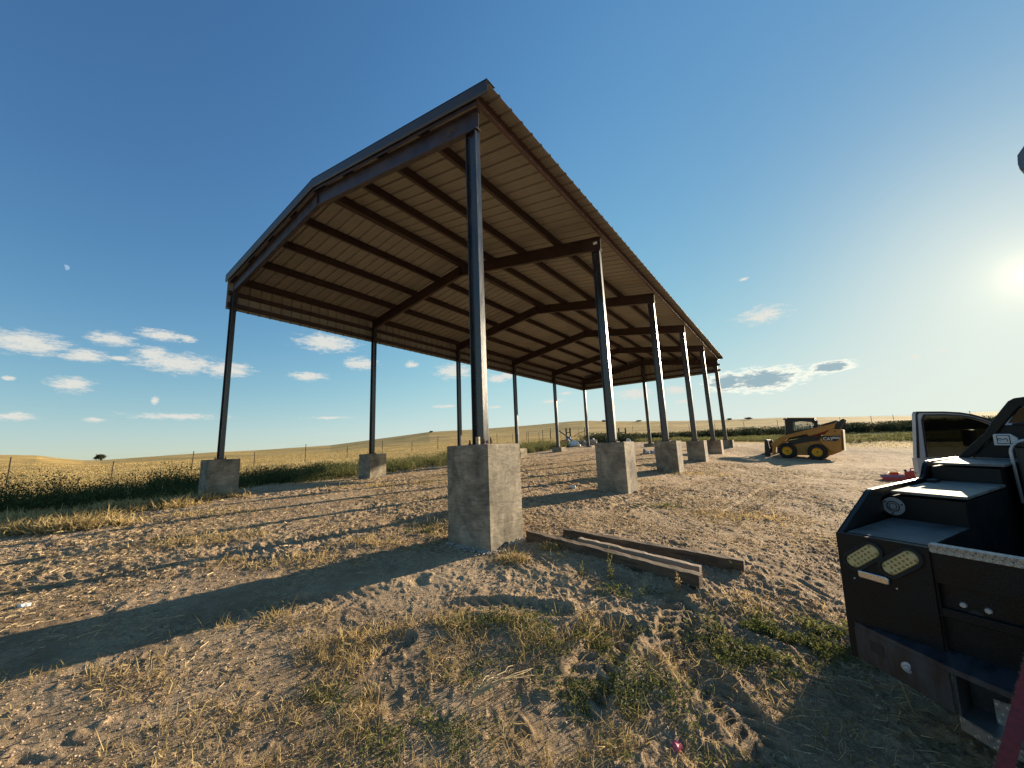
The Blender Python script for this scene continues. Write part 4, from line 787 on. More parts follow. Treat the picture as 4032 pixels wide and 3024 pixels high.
for x in (0, 1.29):
    for y, s in ((-.15, 1), (LW + .15, -1)):
        w = LB(); prof = [(.225, -.13), (.34, -.15), (.385, -.13), (.40, -.06), (.40, .06), (.385, .13), (.34, .15), (.225, .13)]
        w.lathe(prof + [prof[0]], 48, lambda a, b, h, x=x, y=y: Vector((x + a, y + h, .40 + b)))
        for k in range(22):
            t = 2 * PI * k / 22
            for sd in (-1, 1):
                t2 = t + (PI / 22 if sd > 0 else 0); c_, s_ = math.cos(t2), math.sin(t2); c2, s2 = math.cos(t2 + .16), math.sin(t2 + .16)
                w.add([(x + r_ * cc, y + yy, .40 + r_ * ss) for r_ in (.395, .418) for cc, ss, yy in ((c_, s_, sd * .14), (c_ * .999 - .03 * s_, s_ + .03 * c_, sd * .14), (c2 - .03 * s2, s2 + .03 * c2, sd * .02), (c2, s2, sd * .02))], [(0, 1, 2, 3), (4, 7, 6, 5), (0, 4, 5, 1), (1, 5, 6, 2), (2, 6, 7, 3), (3, 7, 4, 0)])
        wo2 = w.build('wheel', M['rubber'], loader)
        r2 = LB(); r2.lathe([(0, .03), (.05, .03), (.055, .05), (.09, .05), (.10, .03), (.15, .02), (.19, .05), (.228, .125), (.235, .125), (.235, .0)], 32, lambda a, b, h, x=x, y=y, s=s: Vector((x + a, y + s * h, .40 + b))); r2.build('rim', M['catrim'], wo2)
        r3 = LB(); r3.lathe([(0, .065), (.045, .06), (.05, .045), (.05, .03)], 16, lambda a, b, h, x=x, y=y, s=s: Vector((x + a, y + s * h, .40 + b))); r3.build('hub', mat('brown_hub', (.30, .16, .03), .6) if 'brown_hub' not in bpy.data.materials else bpy.data.materials['brown_hub'], wo2)
# coupler plate and forks
q = LB(); q.ys([(2.34, .99), (2.17, .93), (2.12, .60), (2.05, .02), (2.16, .0), (2.34, .0)], -.24, -.14); q.ys([(2.34, .99), (2.17, .93), (2.12, .60), (2.05, .02), (2.16, .0), (2.34, .0)], LW + .14, LW + .24)
q.box(2.20, 2.26, LW + .24, -.24, .02, .16); q.box(2.24, 2.32, LW + .24, -.24, .86, .97); q.box(2.22, 2.27, LW + .24, -.24, .42, .52); q.build('fork_frame', M['cabblack'], loader, bevel=.01)
for y in (-.50, LW + .50):
    q = LB(); q.box(2.28, 2.33, y - .06, y + .06, .03, .90); q.prism([(2.28, .0), (3.40, .012), (3.40, .022), (2.33, .05)], lambda p, q_, t, y=y: Vector((p, y + t, q_)), -.06, .06); q.build('fork', M['cabblack'], loader, bevel=.004)

# ------------------------------------------------------------------ timbers beside the near pier
M['tie'] = mat('weathered_timber', (.050, .034, .022), .88, col2=(.17, .115, .07), vscale=7, bump=.006, bscale=14, stretch=(.35, 3, 3))
M['plank'] = mat('pale_weathered_plank', (.26, .19, .13), .85, col2=(.42, .32, .22), vscale=9, bump=.003, bscale=18, stretch=(.35, 4, 4))
def timber(name, p0, p1, w, h, m, label, lift=0.0, seed=1):
    p0 = Vector((*p0, ground_z(*p0) + lift)); p1 = Vector((*p1, ground_z(*p1) + lift)); d = p1 - p0; Lh = d.length; x = d.normalized(); y = Vector((0, 0, 1)).cross(x).normalized(); z = x.cross(y)
    MM = Matrix(((x.x, y.x, z.x, p0.x), (x.y, y.y, z.y, p0.y), (x.z, y.z, z.z, p0.z), (0, 0, 0, 1)))
    r = random.Random(seed); n = 26; vs = []
    for k in range(n + 1):
        t = k / n; wob = .006 * math.sin(t * 9 + seed)
        for a, b in ((-1, 0), (1, 0), (1, 1), (-1, 1)): vs.append((t * Lh, a * w / 2 + (r.random() - .5) * .008 + wob, b * h + (r.random() - .5) * .010 * (b)))
    fs = [(k * 4 + j, k * 4 + (j + 1) % 4, k * 4 + 4 + (j + 1) % 4, k * 4 + 4 + j) for k in range(n) for j in range(4)] + [(3, 2, 1, 0), (n * 4, n * 4 + 1, n * 4 + 2, n * 4 + 3)]
    o = MB().add(vs, fs).build(name, m, None, bevel=.004); o.matrix_world = MM; return tag(o, label, 'timber', 'timbers lying beside the near pier')
timber('timber', (.13, 5.13), (1.60, 3.68), .10, .105, M['tie'], 'long dark weathered timber lying closest to the camera, rough split face', 0, 3)
timber('plank', (.72, 4.82), (1.70, 3.90), .07, .085, M['plank'], 'short pale plank lying in the middle between the two dark timbers', 0, 5)
timber('timber', (.585, 5.17), (2.19, 4.03), .09, .10, M['tie'], 'straight dark timber lying on the right, farthest from the camera', 0, 8)

# ------------------------------------------------------------------ small things
def crumple(name, x, y, s, m, label, cat, flat=.5, seed=1, z=None, sub=2, group=None):
    bm = bmesh.new(); bmesh.ops.create_icosphere(bm, subdivisions=sub, radius=1); r = random.Random(seed)
    for v in bm.verts:
        k = .6 + .7 * r.random(); v.co = Vector((v.co.x * k * s[0], v.co.y * k * s[1], max(0, v.co.z * k + .35) * s[2]))
    me = bpy.data.meshes.new(name); bm.to_mesh(me); bm.free(); me.materials.append(m); o = bpy.data.objects.new(name, me); C.objects.link(o)
    o.location = (x, y, (ground_z(x, y) if z is None else z) - .004); o.rotation_euler.z = seed
    return tag(o, label, cat, group)
M['plastic'] = mat('white_plastic', (.78, .78, .76), .45); M['pink'] = mat('pink_plastic', (.62, .10, .16), .5); M['red'] = mat('red_plastic', (.42, .012, .02), .35, coat=.3); M['orange'] = mat('orange_plastic', (.75, .12, .02), .4)
M['blue'] = mat('grey_blue_tarp', (.20, .22, .30), .7); M['rock'] = mat('broken_concrete', (.30, .28, .25), .95, var=.3, vscale=10, bump=.01, bscale=12)
crumple('paper_scrap', 1.31, 9.2, (.10, .05, .05), M['paper'], 'white paper scrap on the dirt between the two nearest piers', 'litter', seed=2)
crumple('paper_scrap', -4.41, 3.68, (.045, .035, .03), M['paper'], 'small pale scrap on the dirt at the far left above the long pier shadow', 'litter', seed=3)
crumple('plastic_wrapper', .72, 2.12, (.028, .022, .026), M['pink'], 'small crumpled pink wrapper on the dirt near the bottom of the picture', 'litter', seed=4)
px_, py_ = O_ + U_ * (B + .22) + V_ * (-.22); crumple('plastic_bottle', px_, py_, (.07, .035, .055), M['plastic'], 'crushed clear-white plastic bottle on top of the second pier', 'bottle', seed=5, z=sh_z + BASE + .004)
rowb = [(6.62 + .0 - k * 0 + k * .105, 20.1 - k * .02) for k in range(11)]
for k, (x, y) in enumerate(rowb):
    crumple('plastic_bag', x + rnd.uniform(-.03, .03), y + rnd.uniform(-.06, .06), (.06, .06, rnd.uniform(.10, .19)), M['plastic'] if k % 3 else M['blue'], ('small white bag' if k % 3 else 'small grey-blue bag') + ' in the short row on dirt between second and third piers', 'bag', seed=30 + k, group='small bags in a row')
# red can, open red case and orange cap by the truck door
def pts_box(name, cx, cy, cz, l, w, h, yaw, m, bev=.02, par=None):
    MM = Matrix.Translation((cx, cy, cz)) @ Matrix.Rotation(yaw, 4, 'Z'); return MM
yw = math.radians(-40)
fc = empty('fuel_can', Matrix.Translation((12.05, 12.15, ground_z(12.05, 12.15))) @ Matrix.Rotation(yw, 4, 'Z'), 'red plastic fuel can with a moulded handle standing beside the open truck door', 'fuel can')
q = MB(); q.prism([(-.16, 0), (.19, 0), (.17, .22), (.14, .26), (.02, .27), (-.06, .235), (-.14, .22)], lambda p, q_, t: Vector((p, t, q_)), -.10, .10); q.build('body', M['red'], fc, bevel=.02)
q = MB(); q.tube([(.0, 0, .26), (.02, 0, .32), (.12, 0, .33), (.16, 0, .25)], .016, 8); q.build('handle', M['red'], fc, smooth=True)
q = MB(); q.tube([(-.10, 0, .22), (-.12, 0, .29)], .03, 12); q.build('cap', M['dark'], fc)
oc = empty('plastic_bucket', Matrix.Translation((11.72, 12.35, ground_z(11.72, 12.35))), 'small orange bucket between the red fuel can and the open red case', 'bucket')
q = MB(); q.lathe([(0, 0), (.09, 0), (.12, .19), (.125, .19), (.12, .20), (.11, .20), (.085, .01), (0, .01)], 24); q.build('body', M['orange'], oc, smooth=True)
q = MB(); q.tube([(.12 * math.cos(t), .0, .20 + .10 * math.sin(t)) for t in [PI * k / 12 for k in range(13)]], .004, 6); q.build('bail', M['chrome'], oc)
tb = empty('tool_case', Matrix.Translation((11.35, 12.0, ground_z(11.35, 12.0))) @ Matrix.Rotation(yw, 4, 'Z'), 'flat open red tool case lying on the dirt left of the red fuel can', 'tool case')
q = MB(); q.box(-.26, .26, -.16, .16, 0, .012); q.box(-.26, -.25, -.16, .16, .012, .09); q.box(.25, .26, -.16, .16, .012, .09); q.box(-.25, .25, -.16, -.15, .012, .09); q.box(-.25, .25, .15, .16, .012, .09); q.build('tray', M['red'], tb, bevel=.003)
q = MB(); q.box(-.27, .27, 0, .012, 0, .20, Matrix.Translation((0, .165, .09)) @ Matrix.Rotation(math.radians(-68), 4, 'X')); q.build('lid', M['red'], tb, bevel=.003)
q = MB()
for k in range(7): q.bar((-.2 + k * .06, -.1, .03), (-.2 + k * .06, .1, .03), .018)
q.build('tools', M['chrome'], tb)
# debris heap at the far corner of the shed
dbx, dby = 3.9, 29.0
def at(x, y, az_px): return x, y
deb = [('plastic_sheet', (4.6, 30.2), (.45, .3, .34), M['plastic'], 'white plastic sheet heaped beside the far corner columns', 'sheet'), ('cloth', (4.0, 31.2), (.40, .2, .35), M['orange'], 'faded orange cloth on the rubbish heap behind the shed', 'cloth'),
       ('tarp', (4.4, 31.6), (.6, .3, .55), M['blue'], 'grey-blue tarp bundled on the rubbish heap behind the shed', 'tarp'), ('rubble', (5.5, 31.2), (.5, .3, .28), M['rock'], 'grey broken concrete lump right of the white plastic sheet', 'rubble'),
       ('rubble', (6.3, 31.4), (.55, .3, .35), M['rock'], 'larger grey concrete lump nearest the far corner column', 'rubble'), ('rubble', (3.4, 30.6), (.7, .4, .18), M['rock'], 'low flat concrete slab piece left of the white plastic sheet', 'rubble')]
for k, (nm, (x, y), s_, m_, lb, ct) in enumerate(deb): crumple(nm, x, y, s_, m_, lb, ct, seed=50 + k)
q = MB(); q.bar((3.6, 32.6, ground_z(3.6, 32.6) + 1.35), (4.75, 31.4, ground_z(4.75, 31.4) + .35), .09); tag(q.build('leaning_pole', M['tie'], None), 'dark pole leaning on the rubbish heap behind the shed', 'pole')
# frayed red strap running from the truck down to the ground
M['strap'] = mat('maroon_webbing', (.19, .035, .040), .9, var=.2, vscale=60, bump=.002, bscale=220)
sa = Vector((1.448, 1.56, ground_z(1.448, 1.56) - .01)); sb = TM @ P3(-.035, .70, -.05); dd_ = (sb - sa).normalized(); wdv = dd_.cross(Vector((-.55, -.62, .55))).normalized(); tn = wdv.cross(dd_).normalized()
q = MB(); ns = 60; vs = []
for k in range(ns + 1):
    p = sa.lerp(sb, k / ns) + tn * .006 * math.sin(k * .5); hw = .020
    for a, b in ((-1, -1), (1, -1), (1, 1), (-1, 1)): vs.append(p + wdv * a * (hw + rnd.uniform(-.001, .001)) + tn * b * .004)
q.add(vs, [(k * 4 + j, k * 4 + (j + 1) % 4, k * 4 + 4 + (j + 1) % 4, k * 4 + 4 + j) for k in range(ns) for j in range(4)] + [(3, 2, 1, 0), (ns * 4, ns * 4 + 1, ns * 4 + 2, ns * 4 + 3)])
stp = q.build('tow_strap', M['strap'], None); tag(stp, 'frayed maroon webbing strap stretched down from the truck tail at the lower right corner', 'strap')
q = MB()
for k in range(700):
    t = rnd.random(); p = sa.lerp(sb, t); e = rnd.choice((-1, 1)); b0 = p + wdv * e * .020 + tn * rnd.uniform(-.003, .003); l = rnd.uniform(.003, .009); dv = (wdv * e + dd_ * rnd.uniform(-.8, .8) + tn * rnd.uniform(-.5, .5)).normalized()
    q.add([b0 - dd_ * .0006, b0 + dd_ * .0006, b0 + dv * l], [(0, 1, 2)])
q.build('frayed_edge', mat('frayed_threads', (.40, .22, .14), .9), stp)['kind'] = 'stuff'

q = MB()
for k in range(260):
    side_ = rnd.random(); e_ = .34 + abs(rnd.gauss(0, .06)); t_ = rnd.uniform(-.38, .34)
    uu, vv = (-e_ + .05, t_ + .05) if side_ < .65 else (t_ + .05, -e_ + .05)
    px, py = O_ + U_ * uu + V_ * vv; r_c = rnd.uniform(.004, .018); pz = ground_z(px, py) + .012
    q.add([(px + r_c * rnd.uniform(.6, 1.2) * a, py + r_c * rnd.uniform(.6, 1.2) * b, pz + r_c * .7 * c) for a, b, c in ((1, 0, 0), (0, 1, 0), (-1, 0, 0), (0, -1, 0), (0, 0, 1), (0, 0, -1))], [(0, 1, 4), (1, 2, 4), (2, 3, 4), (3, 0, 4), (1, 0, 5), (2, 1, 5), (3, 2, 5), (0, 3, 5)])
q.build('concrete_crumbs', mat('pale_cement_crumb', (.42, .38, .32), .95), None)['kind'] = 'stuff'
# ------------------------------------------------------------------ fences
M['post'] = mat('rusty_steel_post', (.045, .026, .018), .8, var=.3, vscale=12); M['wire'] = mat('fence_wire', (.10, .085, .07), .6, metal=.4); M['wood'] = mat('dark_wood_post', (.035, .026, .020), .9, var=.3, vscale=8)
def fence(pts, heights, label, tilt=.04):
    x0, y0 = pts[0]; f = empty('wire_fence', Matrix.Translation((x0, y0, ground_z(x0, y0))), label, 'fence'); Z0 = ground_z(x0, y0); tops = []
    for k, ((x, y), h) in enumerate(zip(pts, heights)):
        z = ground_z(x, y) - Z0; dx, dy = rnd.uniform(-tilt, tilt), rnd.uniform(-tilt, tilt); a = Vector((x - x0, y - y0, z - .2)); b = Vector((x - x0 + dx, y - y0 + dy, z + h)); q = MB()
        q.bar(a, b, .055, .012); q.bar(a, b, .012, .05); q.build('fence_post', M['post'], f); tops.append((a + Vector((0, 0, .2)), b))
    q = MB()
    for lv in (.3, .55, .8, .97):
        for (a0, b0), (a1, b1) in zip(tops[:-1], tops[1:]):
            p, r = a0.lerp(b0, lv), a1.lerp(b1, lv); mid = p.lerp(r, .5) - Vector((0, 0, .03)); q.tube([p, mid, r], .0035, 4)
    w = q.build('wire', M['wire'], f); return f
fs_ = .95; fl = [(-24.6 + 2.03 * n - 0, 19.0 + 2.93 * n) for n in range(-3, 19)]
hs_ = [1.3, 1.25, 1.3, 1.35, .95, 1.3, 1.0, 1.35, .95, 1.25, .95, 1.3] + [1.25, 1.1, 1.3, 1.2, 1.3, 1.2, 1.3, 1.25, 1.2, 1.3]
fence(fl, hs_, 'long barbed wire fence on thin rusty posts crossing the golden grass behind the left weeds')
def pxy(px, dep): return ((px - 2016) / 1518 * dep, dep)
fr_ = [pxy(2480, 64), pxy(2590, 61), pxy(2700, 58), pxy(2800, 55.5), pxy(2913, 53), pxy(3045, 50.5), pxy(3160, 48.5), pxy(3290, 47), pxy(3412, 45.5), pxy(3499, 44.5), pxy(3640, 43), pxy(3800, 41.5), pxy(4000, 40)]
fence(fr_, [1.6] * 13, 'wire fence running through the dark brush on the right side')
fc2 = [pxy(2070, 43), pxy(2127, 42), pxy(2158, 41)]; fence(fc2, [1.3, 1.3, 1.5], 'short run of wire fence with a tall end post left of the rubbish heap')
def hbrace(pa, pb, h, label, diag=True, r=.13):
    f = empty('fence_brace', Matrix.Translation((*pa, ground_z(*pa))), label, 'fence'); z0 = ground_z(*pa); A = Vector((0, 0, -.2)); Bv = Vector((pb[0] - pa[0], pb[1] - pa[1], ground_z(*pb) - z0 - .2)); U = Vector((0, 0, h + .2))
    for p in (A, Bv): q = MB(); q.tube([p, p + U], r, 10); q.build('post', M['wood'], f)
    q = MB(); q.tube([A + U * .6, Bv + U * .6], r * .45, 8); q.build('rail', M['wood'], f); return f
hbrace(pxy(2220, 62), pxy(2235, 62), 1.55, 'H-shaped brace of two thick dark posts in the golden field')
hbrace(pxy(2425, 58), pxy(2451, 58), 1.35, 'wooden gate brace with top rail right of the far corner column', r=.11)
def tripod(pc, h, label):
    f = empty('corner_post', Matrix.Translation((*pc, ground_z(*pc))), label, 'fence'); q = MB(); q.bar((0, 0, -.2), (0, 0, h), .07); q.build('post', M['post'], f)
    for s in (-1, 1): q = MB(); q.bar((0, 0, h * .75), (s * 2.6 * 1.0, .6, -.1), .05); q.build('brace', M['post'], f)
tripod(pxy(2292, 50), 1.5, 'steel corner post with two slanting braces left of the far corner column')

# ------------------------------------------------------------------ vegetation
def blades(n, base, dirn, length, width, bend=.4, seed=0, mid=.55):
    r = np.random.default_rng(seed); d0 = dirn / np.linalg.norm(dirn, axis=1)[:, None]
    side = np.cross(d0, r.normal(size=(n, 3))); side /= np.linalg.norm(side, axis=1)[:, None] + 1e-9
    d1 = d0 + r.normal(size=(n, 3)) * bend * np.array([1, 1, .5]); d1[:, 2] -= bend * .35; d1 /= np.linalg.norm(d1, axis=1)[:, None]
    m = base + d0 * (length * mid)[:, None]; t = m + d1 * (length * (1 - mid))[:, None]; w = width[:, None] * side / 2
    v = np.stack([base - w, base + w, m + w * .8, m - w * .8, t], 1).reshape(-1, 3); i = np.arange(n)[:, None] * 5
    return v, i + np.array([[0, 1, 2, 3]]), i + np.array([[3, 2, 4]])
def leaves(n, pos, size, seed=0, asp=.5, up=.3):
    r = np.random.default_rng(seed); a = r.normal(size=(n, 3)); a[:, 2] = a[:, 2] * .6 + up; a /= np.linalg.norm(a, axis=1)[:, None]
    b = np.cross(a, r.normal(size=(n, 3))); b /= np.linalg.norm(b, axis=1)[:, None] + 1e-9; s = size[:, None]
    v = np.stack([pos, pos + a * s * .5 + b * s * asp / 2, pos + a * s, pos + a * s * .5 - b * s * asp / 2], 1).reshape(-1, 3)
    return v, np.arange(n)[:, None] * 4 + np.array([[0, 1, 2, 3]])
class VG:
    def __init__(s): s.v = []; s.q = []; s.t = []; s.r = []; s.n = 0
    def blades(s, *a, rn=None, **k):
        v, q, t = blades(*a, **k); s.v.append(v); s.q.append(q + s.n); s.t.append(t + s.n); s.n += len(v); s.r.append(np.repeat(rn if rn is not None else rng.random(len(v) // 5), 5))
    def leaves(s, *a, rn=None, **k):
        v, q = leaves(*a, **k); s.v.append(v); s.q.append(q + s.n); s.n += len(v); s.r.append(np.repeat(rn if rn is not None else rng.random(len(v) // 4), 4))
    def build(s, name, m, parent=None):
        me = npmesh(name, np.vstack(s.v), np.vstack(s.q) if s.q else None, np.vstack(s.t) if s.t else None, {'rnd': np.concatenate(s.r)}); me.materials.append(m)
        o = bpy.data.objects.new(name, me); C.objects.link(o)
        if parent is not None: o.parent = parent
        return o
G_STRAW = leafmat('dry_straw', (.16, .10, .05), (.74, .58, .34), .25); G_DRY = leafmat('dry_grass', (.20, .14, .055), (.66, .50, .23), .4)
G_GREEN = leafmat('green_weeds', (.060, .080, .022), (.19, .20, .06), .35); G_FIELD = leafmat('golden_field_grass', (.26, .19, .07), (.60, .44, .19), .3)
G_DARK = leafmat('dark_weeds', (.040, .055, .018), (.115, .135, .042), .3); G_BRUSH = leafmat('dark_brush', (.022, .030, .012), (.075, .085, .030), .2); G_OLIVE = leafmat('olive_weeds', (.10, .11, .035), (.24, .22, .08), .35)
PIERXY = [tuple(O_ + U_ * (i * B + .05) + V_ * vv) for i in range(6) for vv in (.05, W - .16)]
def gpts(x, y, dz=0.0): return np.c_[x, y, macro(x, y) + micro(x, y) + dz]
def clear_(x, y):
    k = np.ones(len(x), bool)
    for px, py in PIERXY: k &= np.hypot(x - px, y - py) > .5
    return k
def rsample(n, r0, r1, a0, a1, pw=1.0):
    u = rng.random(n); r = (r0 ** (2 - pw) + u * (r1 ** (2 - pw) - r0 ** (2 - pw))) ** (1 / (2 - pw)); a = np.radians(rng.uniform(a0, a1, n)); return r * np.sin(a), r * np.cos(a)
# straw litter on the bare soil
v = VG(); x, y = rsample(230000, .9, 18, -58, 58, .9); pn = vnoise(x / .55, y / .55, 71) * .6 + vnoise(x / 1.9, y / 1.9, 72) * .7
k = (rng.random(len(x)) < np.clip((pn - .48) * 2.6, .05, 1)) & (vegmask(x, y) < .5) & clear_(x, y); x, y = x[k], y[k]; n = len(x)
d = rng.normal(size=(n, 3)); d[:, 2] = rng.normal(size=n) * .16 + .05; rr = np.hypot(x, y)
v.blades(n, gpts(x, y, .004), d, rng.gamma(1.7, .028, n) + .012, np.clip(.0013 * rr, .0022, .009) * rng.uniform(.6, 1.3, n), bend=.35, seed=3); v.build('straw_litter', G_STRAW)['kind'] = 'stuff'
# loose clods and crumbs of dry soil
x, y = rsample(110000, .9, 11, -57, 57, 1.0); k = (rng.random(len(x)) < .15 + .85 * sstep(.42, .62, vnoise(x / .8, y / .8, 171) * .6 + vnoise(x / .25, y / .25, 172) * .4)) & clear_(x, y); x, y = x[k], y[k]; n = len(x); rr = np.hypot(x, y)
sz = np.clip(rng.gamma(1.6, .0016, n) + .0012, .0015, .011) * np.clip(.55 + rr * .16, .8, 2.2); OC = np.array([(1, 0, 0), (0, 1, 0), (-1, 0, 0), (0, -1, 0), (0, 0, .8), (0, 0, -.6)])
vv_ = gpts(x, y, .15 * sz)[:, None, :] + OC[None] * sz[:, None, None] * rng.uniform(.55, 1.35, (n, 6, 1)) + rng.normal(size=(n, 6, 3)) * sz[:, None, None] * .16
tt_ = (np.arange(n)[:, None, None] * 6 + np.array([(0, 1, 4), (1, 2, 4), (2, 3, 4), (3, 0, 4), (1, 0, 5), (2, 1, 5), (3, 2, 5), (0, 3, 5)])[None]).reshape(-1, 3)
clod_m = leafmat('dry_soil_crumbs', (.24, .17, .11), (.52, .39, .27), 0.0, .95)
co_ = bpy.data.objects.new('soil_clods', npmesh('soil_clods', vv_.reshape(-1, 3), None, tt_, {'rnd': np.repeat(rng.random(n), 6)})); co_.data.materials.append(clod_m); C.objects.link(co_); co_['kind'] = 'stuff'
# dry grass clumps and low weeds in patches (x, y, rx, ry, count)
dryp = [(-.45, 1.75, .55, .28, 2600), (.05, 1.55, .4, .2, 1400), (-.95, 2.35, .35, .3, 900), (-1.15, 2.95, .5, .25, 1100), (-.35, 3.15, .6, .25, 1300), (.45, 3.05, .6, .25, 1300), (.95, 2.75, .4, .2, 500), (-2.0, 3.35, .5, .2, 500), (-1.5, 5.2, .8, .3, 800), (-2.6, 4.6, .9, .25, 700),
        (-4.2, 5.6, .9, .3, 700), (-.8, 5.9, .7, .25, 700), (-11.4, 8.6, 1.6, .45, 9000), (-9.8, 7.9, 1.4, .5, 9000), (-8.3, 7.1, 1.2, .35, 5000), (-8.6, 8.9, 1.2, .4, 7000), (-7.6, 9.7, .9, .3, 1800), (-2.6, 2.6, .9, .3, 700), (-1.7, 2.2, .5, .3, 500), (.2, 2.2, .5, .3, 900), (-.6, 2.7, .8, .2, 700), (1.5, 2.3, .5, .3, 450), (-6.2, 7.6, 1.2, .4, 600), (-3.5, 11.0, 1.8, .5, 900), (.2, 4.55, .5, .3, 350), (-1.2, 1.9, .3, .2, 500), (1.9, 3.4, .5, .2, 350), (2.8, 10.6, .9, .4, 500), (5.6, 12, 1, .4, 500), (3.6, 6.6, .9, .4, 450), (.5, 1.95, .3, .2, 700), (.0, 4.42, .25, .1, 500), (.32, 4.72, .25, .12, 500)]
v = VG()
for k, (cx, cy, rx, ry, n) in enumerate(dryp):
    a = rng.random(n) * 2 * PI; q = np.sqrt(rng.random(n)) * (1 + .25 * rng.normal(size=n)); x = cx + rx * q * np.cos(a); y = cy + ry * q * np.sin(a); kk = clear_(x, y) & (vnoise(x / .18, y / .18, 80) > .36); x, y = x[kk], y[kk]; n = len(x)
    d = rng.normal(size=(n, 3)) * .75; d[:, 2] = np.abs(rng.normal(size=n)) * .8 + .25; rr = np.hypot(x, y)
    v.blades(n, gpts(x, y, -.004), d, rng.gamma(3, .018, n) + .025 + (.26 * rng.random(n) ** 2 if cy > 6.5 and cx < -6.5 else 0), np.where((cy > 6.5) & (cx < -6.5), .0007, 1.0e-9) * rr * rng.uniform(.6, 1.3, n) + np.clip(.0013 * rr, .0025, .012) * rng.uniform(.7, 1.4, n), bend=.55, seed=100 + k)
v.build('dry_grass', G_DRY)['kind'] = 'stuff'
grp = [(1.80, 2.95, .62, .26, 5200), (1.35, 2.65, .35, .18, 900), (.52, 2.45, .42, .25, 2600), (.45, 2.95, .5, .2, 1800), (-.1, 3.2, .5, .15, 1100), (.6, 2.05, .25, .2, 900), (-.55, 2.15, .4, .2, 1500), (-1.15, 2.45, .2, .15, 500), (.2, 1.55, .35, .12, 900), (1.0, 1.95, .2, .12, 350), (-.2, 2.65, .3, .12, 500), (.9, 3.6, .35, .1, 300), (-10.2, 9.2, 1.3, .35, 900), (2.3, 9.9, .5, .15, 300), (2.6, 7.2, .6, .2, 350), (-1.3, 5.6, .3, .1, 250)]
v = VG()
for k, (cx, cy, rx, ry, n) in enumerate(grp):
    a = rng.random(n) * 2 * PI; q = np.sqrt(rng.random(n)) * (1 + .3 * rng.normal(size=n)); x = cx + rx * q * np.cos(a); y = cy + ry * q * np.sin(a); kk = clear_(x, y) & (vnoise(x / .14, y / .14, 90) > .40); x, y = x[kk], y[kk]; n = len(x)
    v.leaves(n, gpts(x, y, 0) + np.c_[np.zeros(n), np.zeros(n), rng.random(n) ** 2 * .05], np.clip(.006 * np.hypot(x, y), .012, .03) * rng.uniform(.6, 1.5, n), seed=200 + k, asp=.55)
    m_ = n // 4; d = rng.normal(size=(m_, 3)) * .6; d[:, 2] = np.abs(d[:, 2]) + .3; v.blades(m_, gpts(x[:m_], y[:m_]), d, rng.uniform(.03, .09, m_), np.full(m_, .004), seed=300 + k)
v.build('creeping_weeds', G_GREEN)['kind'] = 'stuff'
# golden field grass
v = VG(); x, y = rsample(150000, 12, 95, -60, 62, 1.15); k = (vegmask(x, y) > rng.uniform(.3, .8, len(x))) & (vnoise(x / 1.1, y / 1.1, 95) * .6 + vnoise(x / 4, y / 4, 96) * .6 > .42); x, y = x[k], y[k]; n = len(x); rr = np.hypot(x, y)
d = rng.normal(size=(n, 3)) * .28; d[:, 2] = 1; patch = vnoise(x / 6, y / 2.5, 97)
v.blades(n, np.c_[x, y, macro(x, y)], d, (rng.gamma(3, .014, n) + .02) * (.5 + .8 * patch), np.clip(.0011 * rr, .010, .06) * rng.uniform(.6, 1.4, n), bend=.45, seed=5, rn=np.clip(patch * .6 + rng.random(n) * .5 - .05, 0, 1)); v.build('field_grass', G_FIELD)['kind'] = 'stuff'
# weed band along the left side, in the roof's shadow
def plants(vg, px, py, H_, rad, nl, size, seed, stems=4, zs=None):
    n = len(px); base = np.c_[px, py, macro(px, py)]; r = np.random.default_rng(seed)
    S = np.repeat(np.arange(n), stems); sd = r.normal(size=(len(S), 3)) * .28; sd[:, 2] = 1; hl = H_[S] * r.uniform(.7, 1.1, len(S))
    vg.blades(len(S), base[S], sd, hl, np.clip(.0012 * np.hypot(px, py)[S], .008, .05), bend=.2, seed=seed)
    Lf = np.repeat(np.arange(n), nl); t = r.random(len(Lf)) ** .75; ang = r.random(len(Lf)) * 2 * PI; q = rad[Lf] * np.sqrt(r.random(len(Lf))) * (.35 + .8 * np.sin(np.clip(t, .05, 1) * 2.6))
    pos = base[Lf] + np.c_[q * np.cos(ang), q * np.sin(ang), t * H_[Lf] * .98]; vg.leaves(len(Lf), pos, size * r.uniform(.5, 1.5, len(Lf)), seed=seed + 1, asp=.42)
v = VG(); n = 2600; u_ = rng.uniform(-18, 8, n); w_ = rng.uniform(11.6, 16.4, n); x = O_[0] + U_[0] * u_ + V_[0] * w_; y = O_[1] + U_[1] * u_ + V_[1] * w_
w2 = w_ - np.clip(-u_, 0, 30) * .12; k = (w2 > 11.3) & ((u_ < 3.5) | (w_ < 16)) & (vnoise(x / 2.4, y / 2.4, 61) * .6 + vnoise(x / .8, y / .8, 68) * .4 > .36); x, y, u_, w_ = x[k], y[k], u_[k], w_[k]; n = len(x)
hh = np.where(u_ < 1.5, .95, .60) * rng.uniform(.35, 1.1, n) * (.25 + 1.25 * vnoise(x / 1.7, y / 1.7, 66)) * (.6 + .4 * sstep(11, 13, w_))
plants(v, x, y, hh, np.full(n, .28), 70, .055, 400); v.build('dark_weeds', G_DARK)['kind'] = 'stuff'
v = VG(); n = 2200; u_ = rng.uniform(3, 27, n); w_ = rng.uniform(10.4, 15.5, n); x = O_[0] + U_[0] * u_ + V_[0] * w_; y = O_[1] + U_[1] * u_ + V_[1] * w_; k = vnoise(x / 1.0, y / 1.0, 62) > .42; x, y, u_, w_ = x[k], y[k], u_[k], w_[k]; n = len(x)
plants(v, x, y, rng.uniform(.18, .6, n), np.full(n, .25), 45, .05, 500)
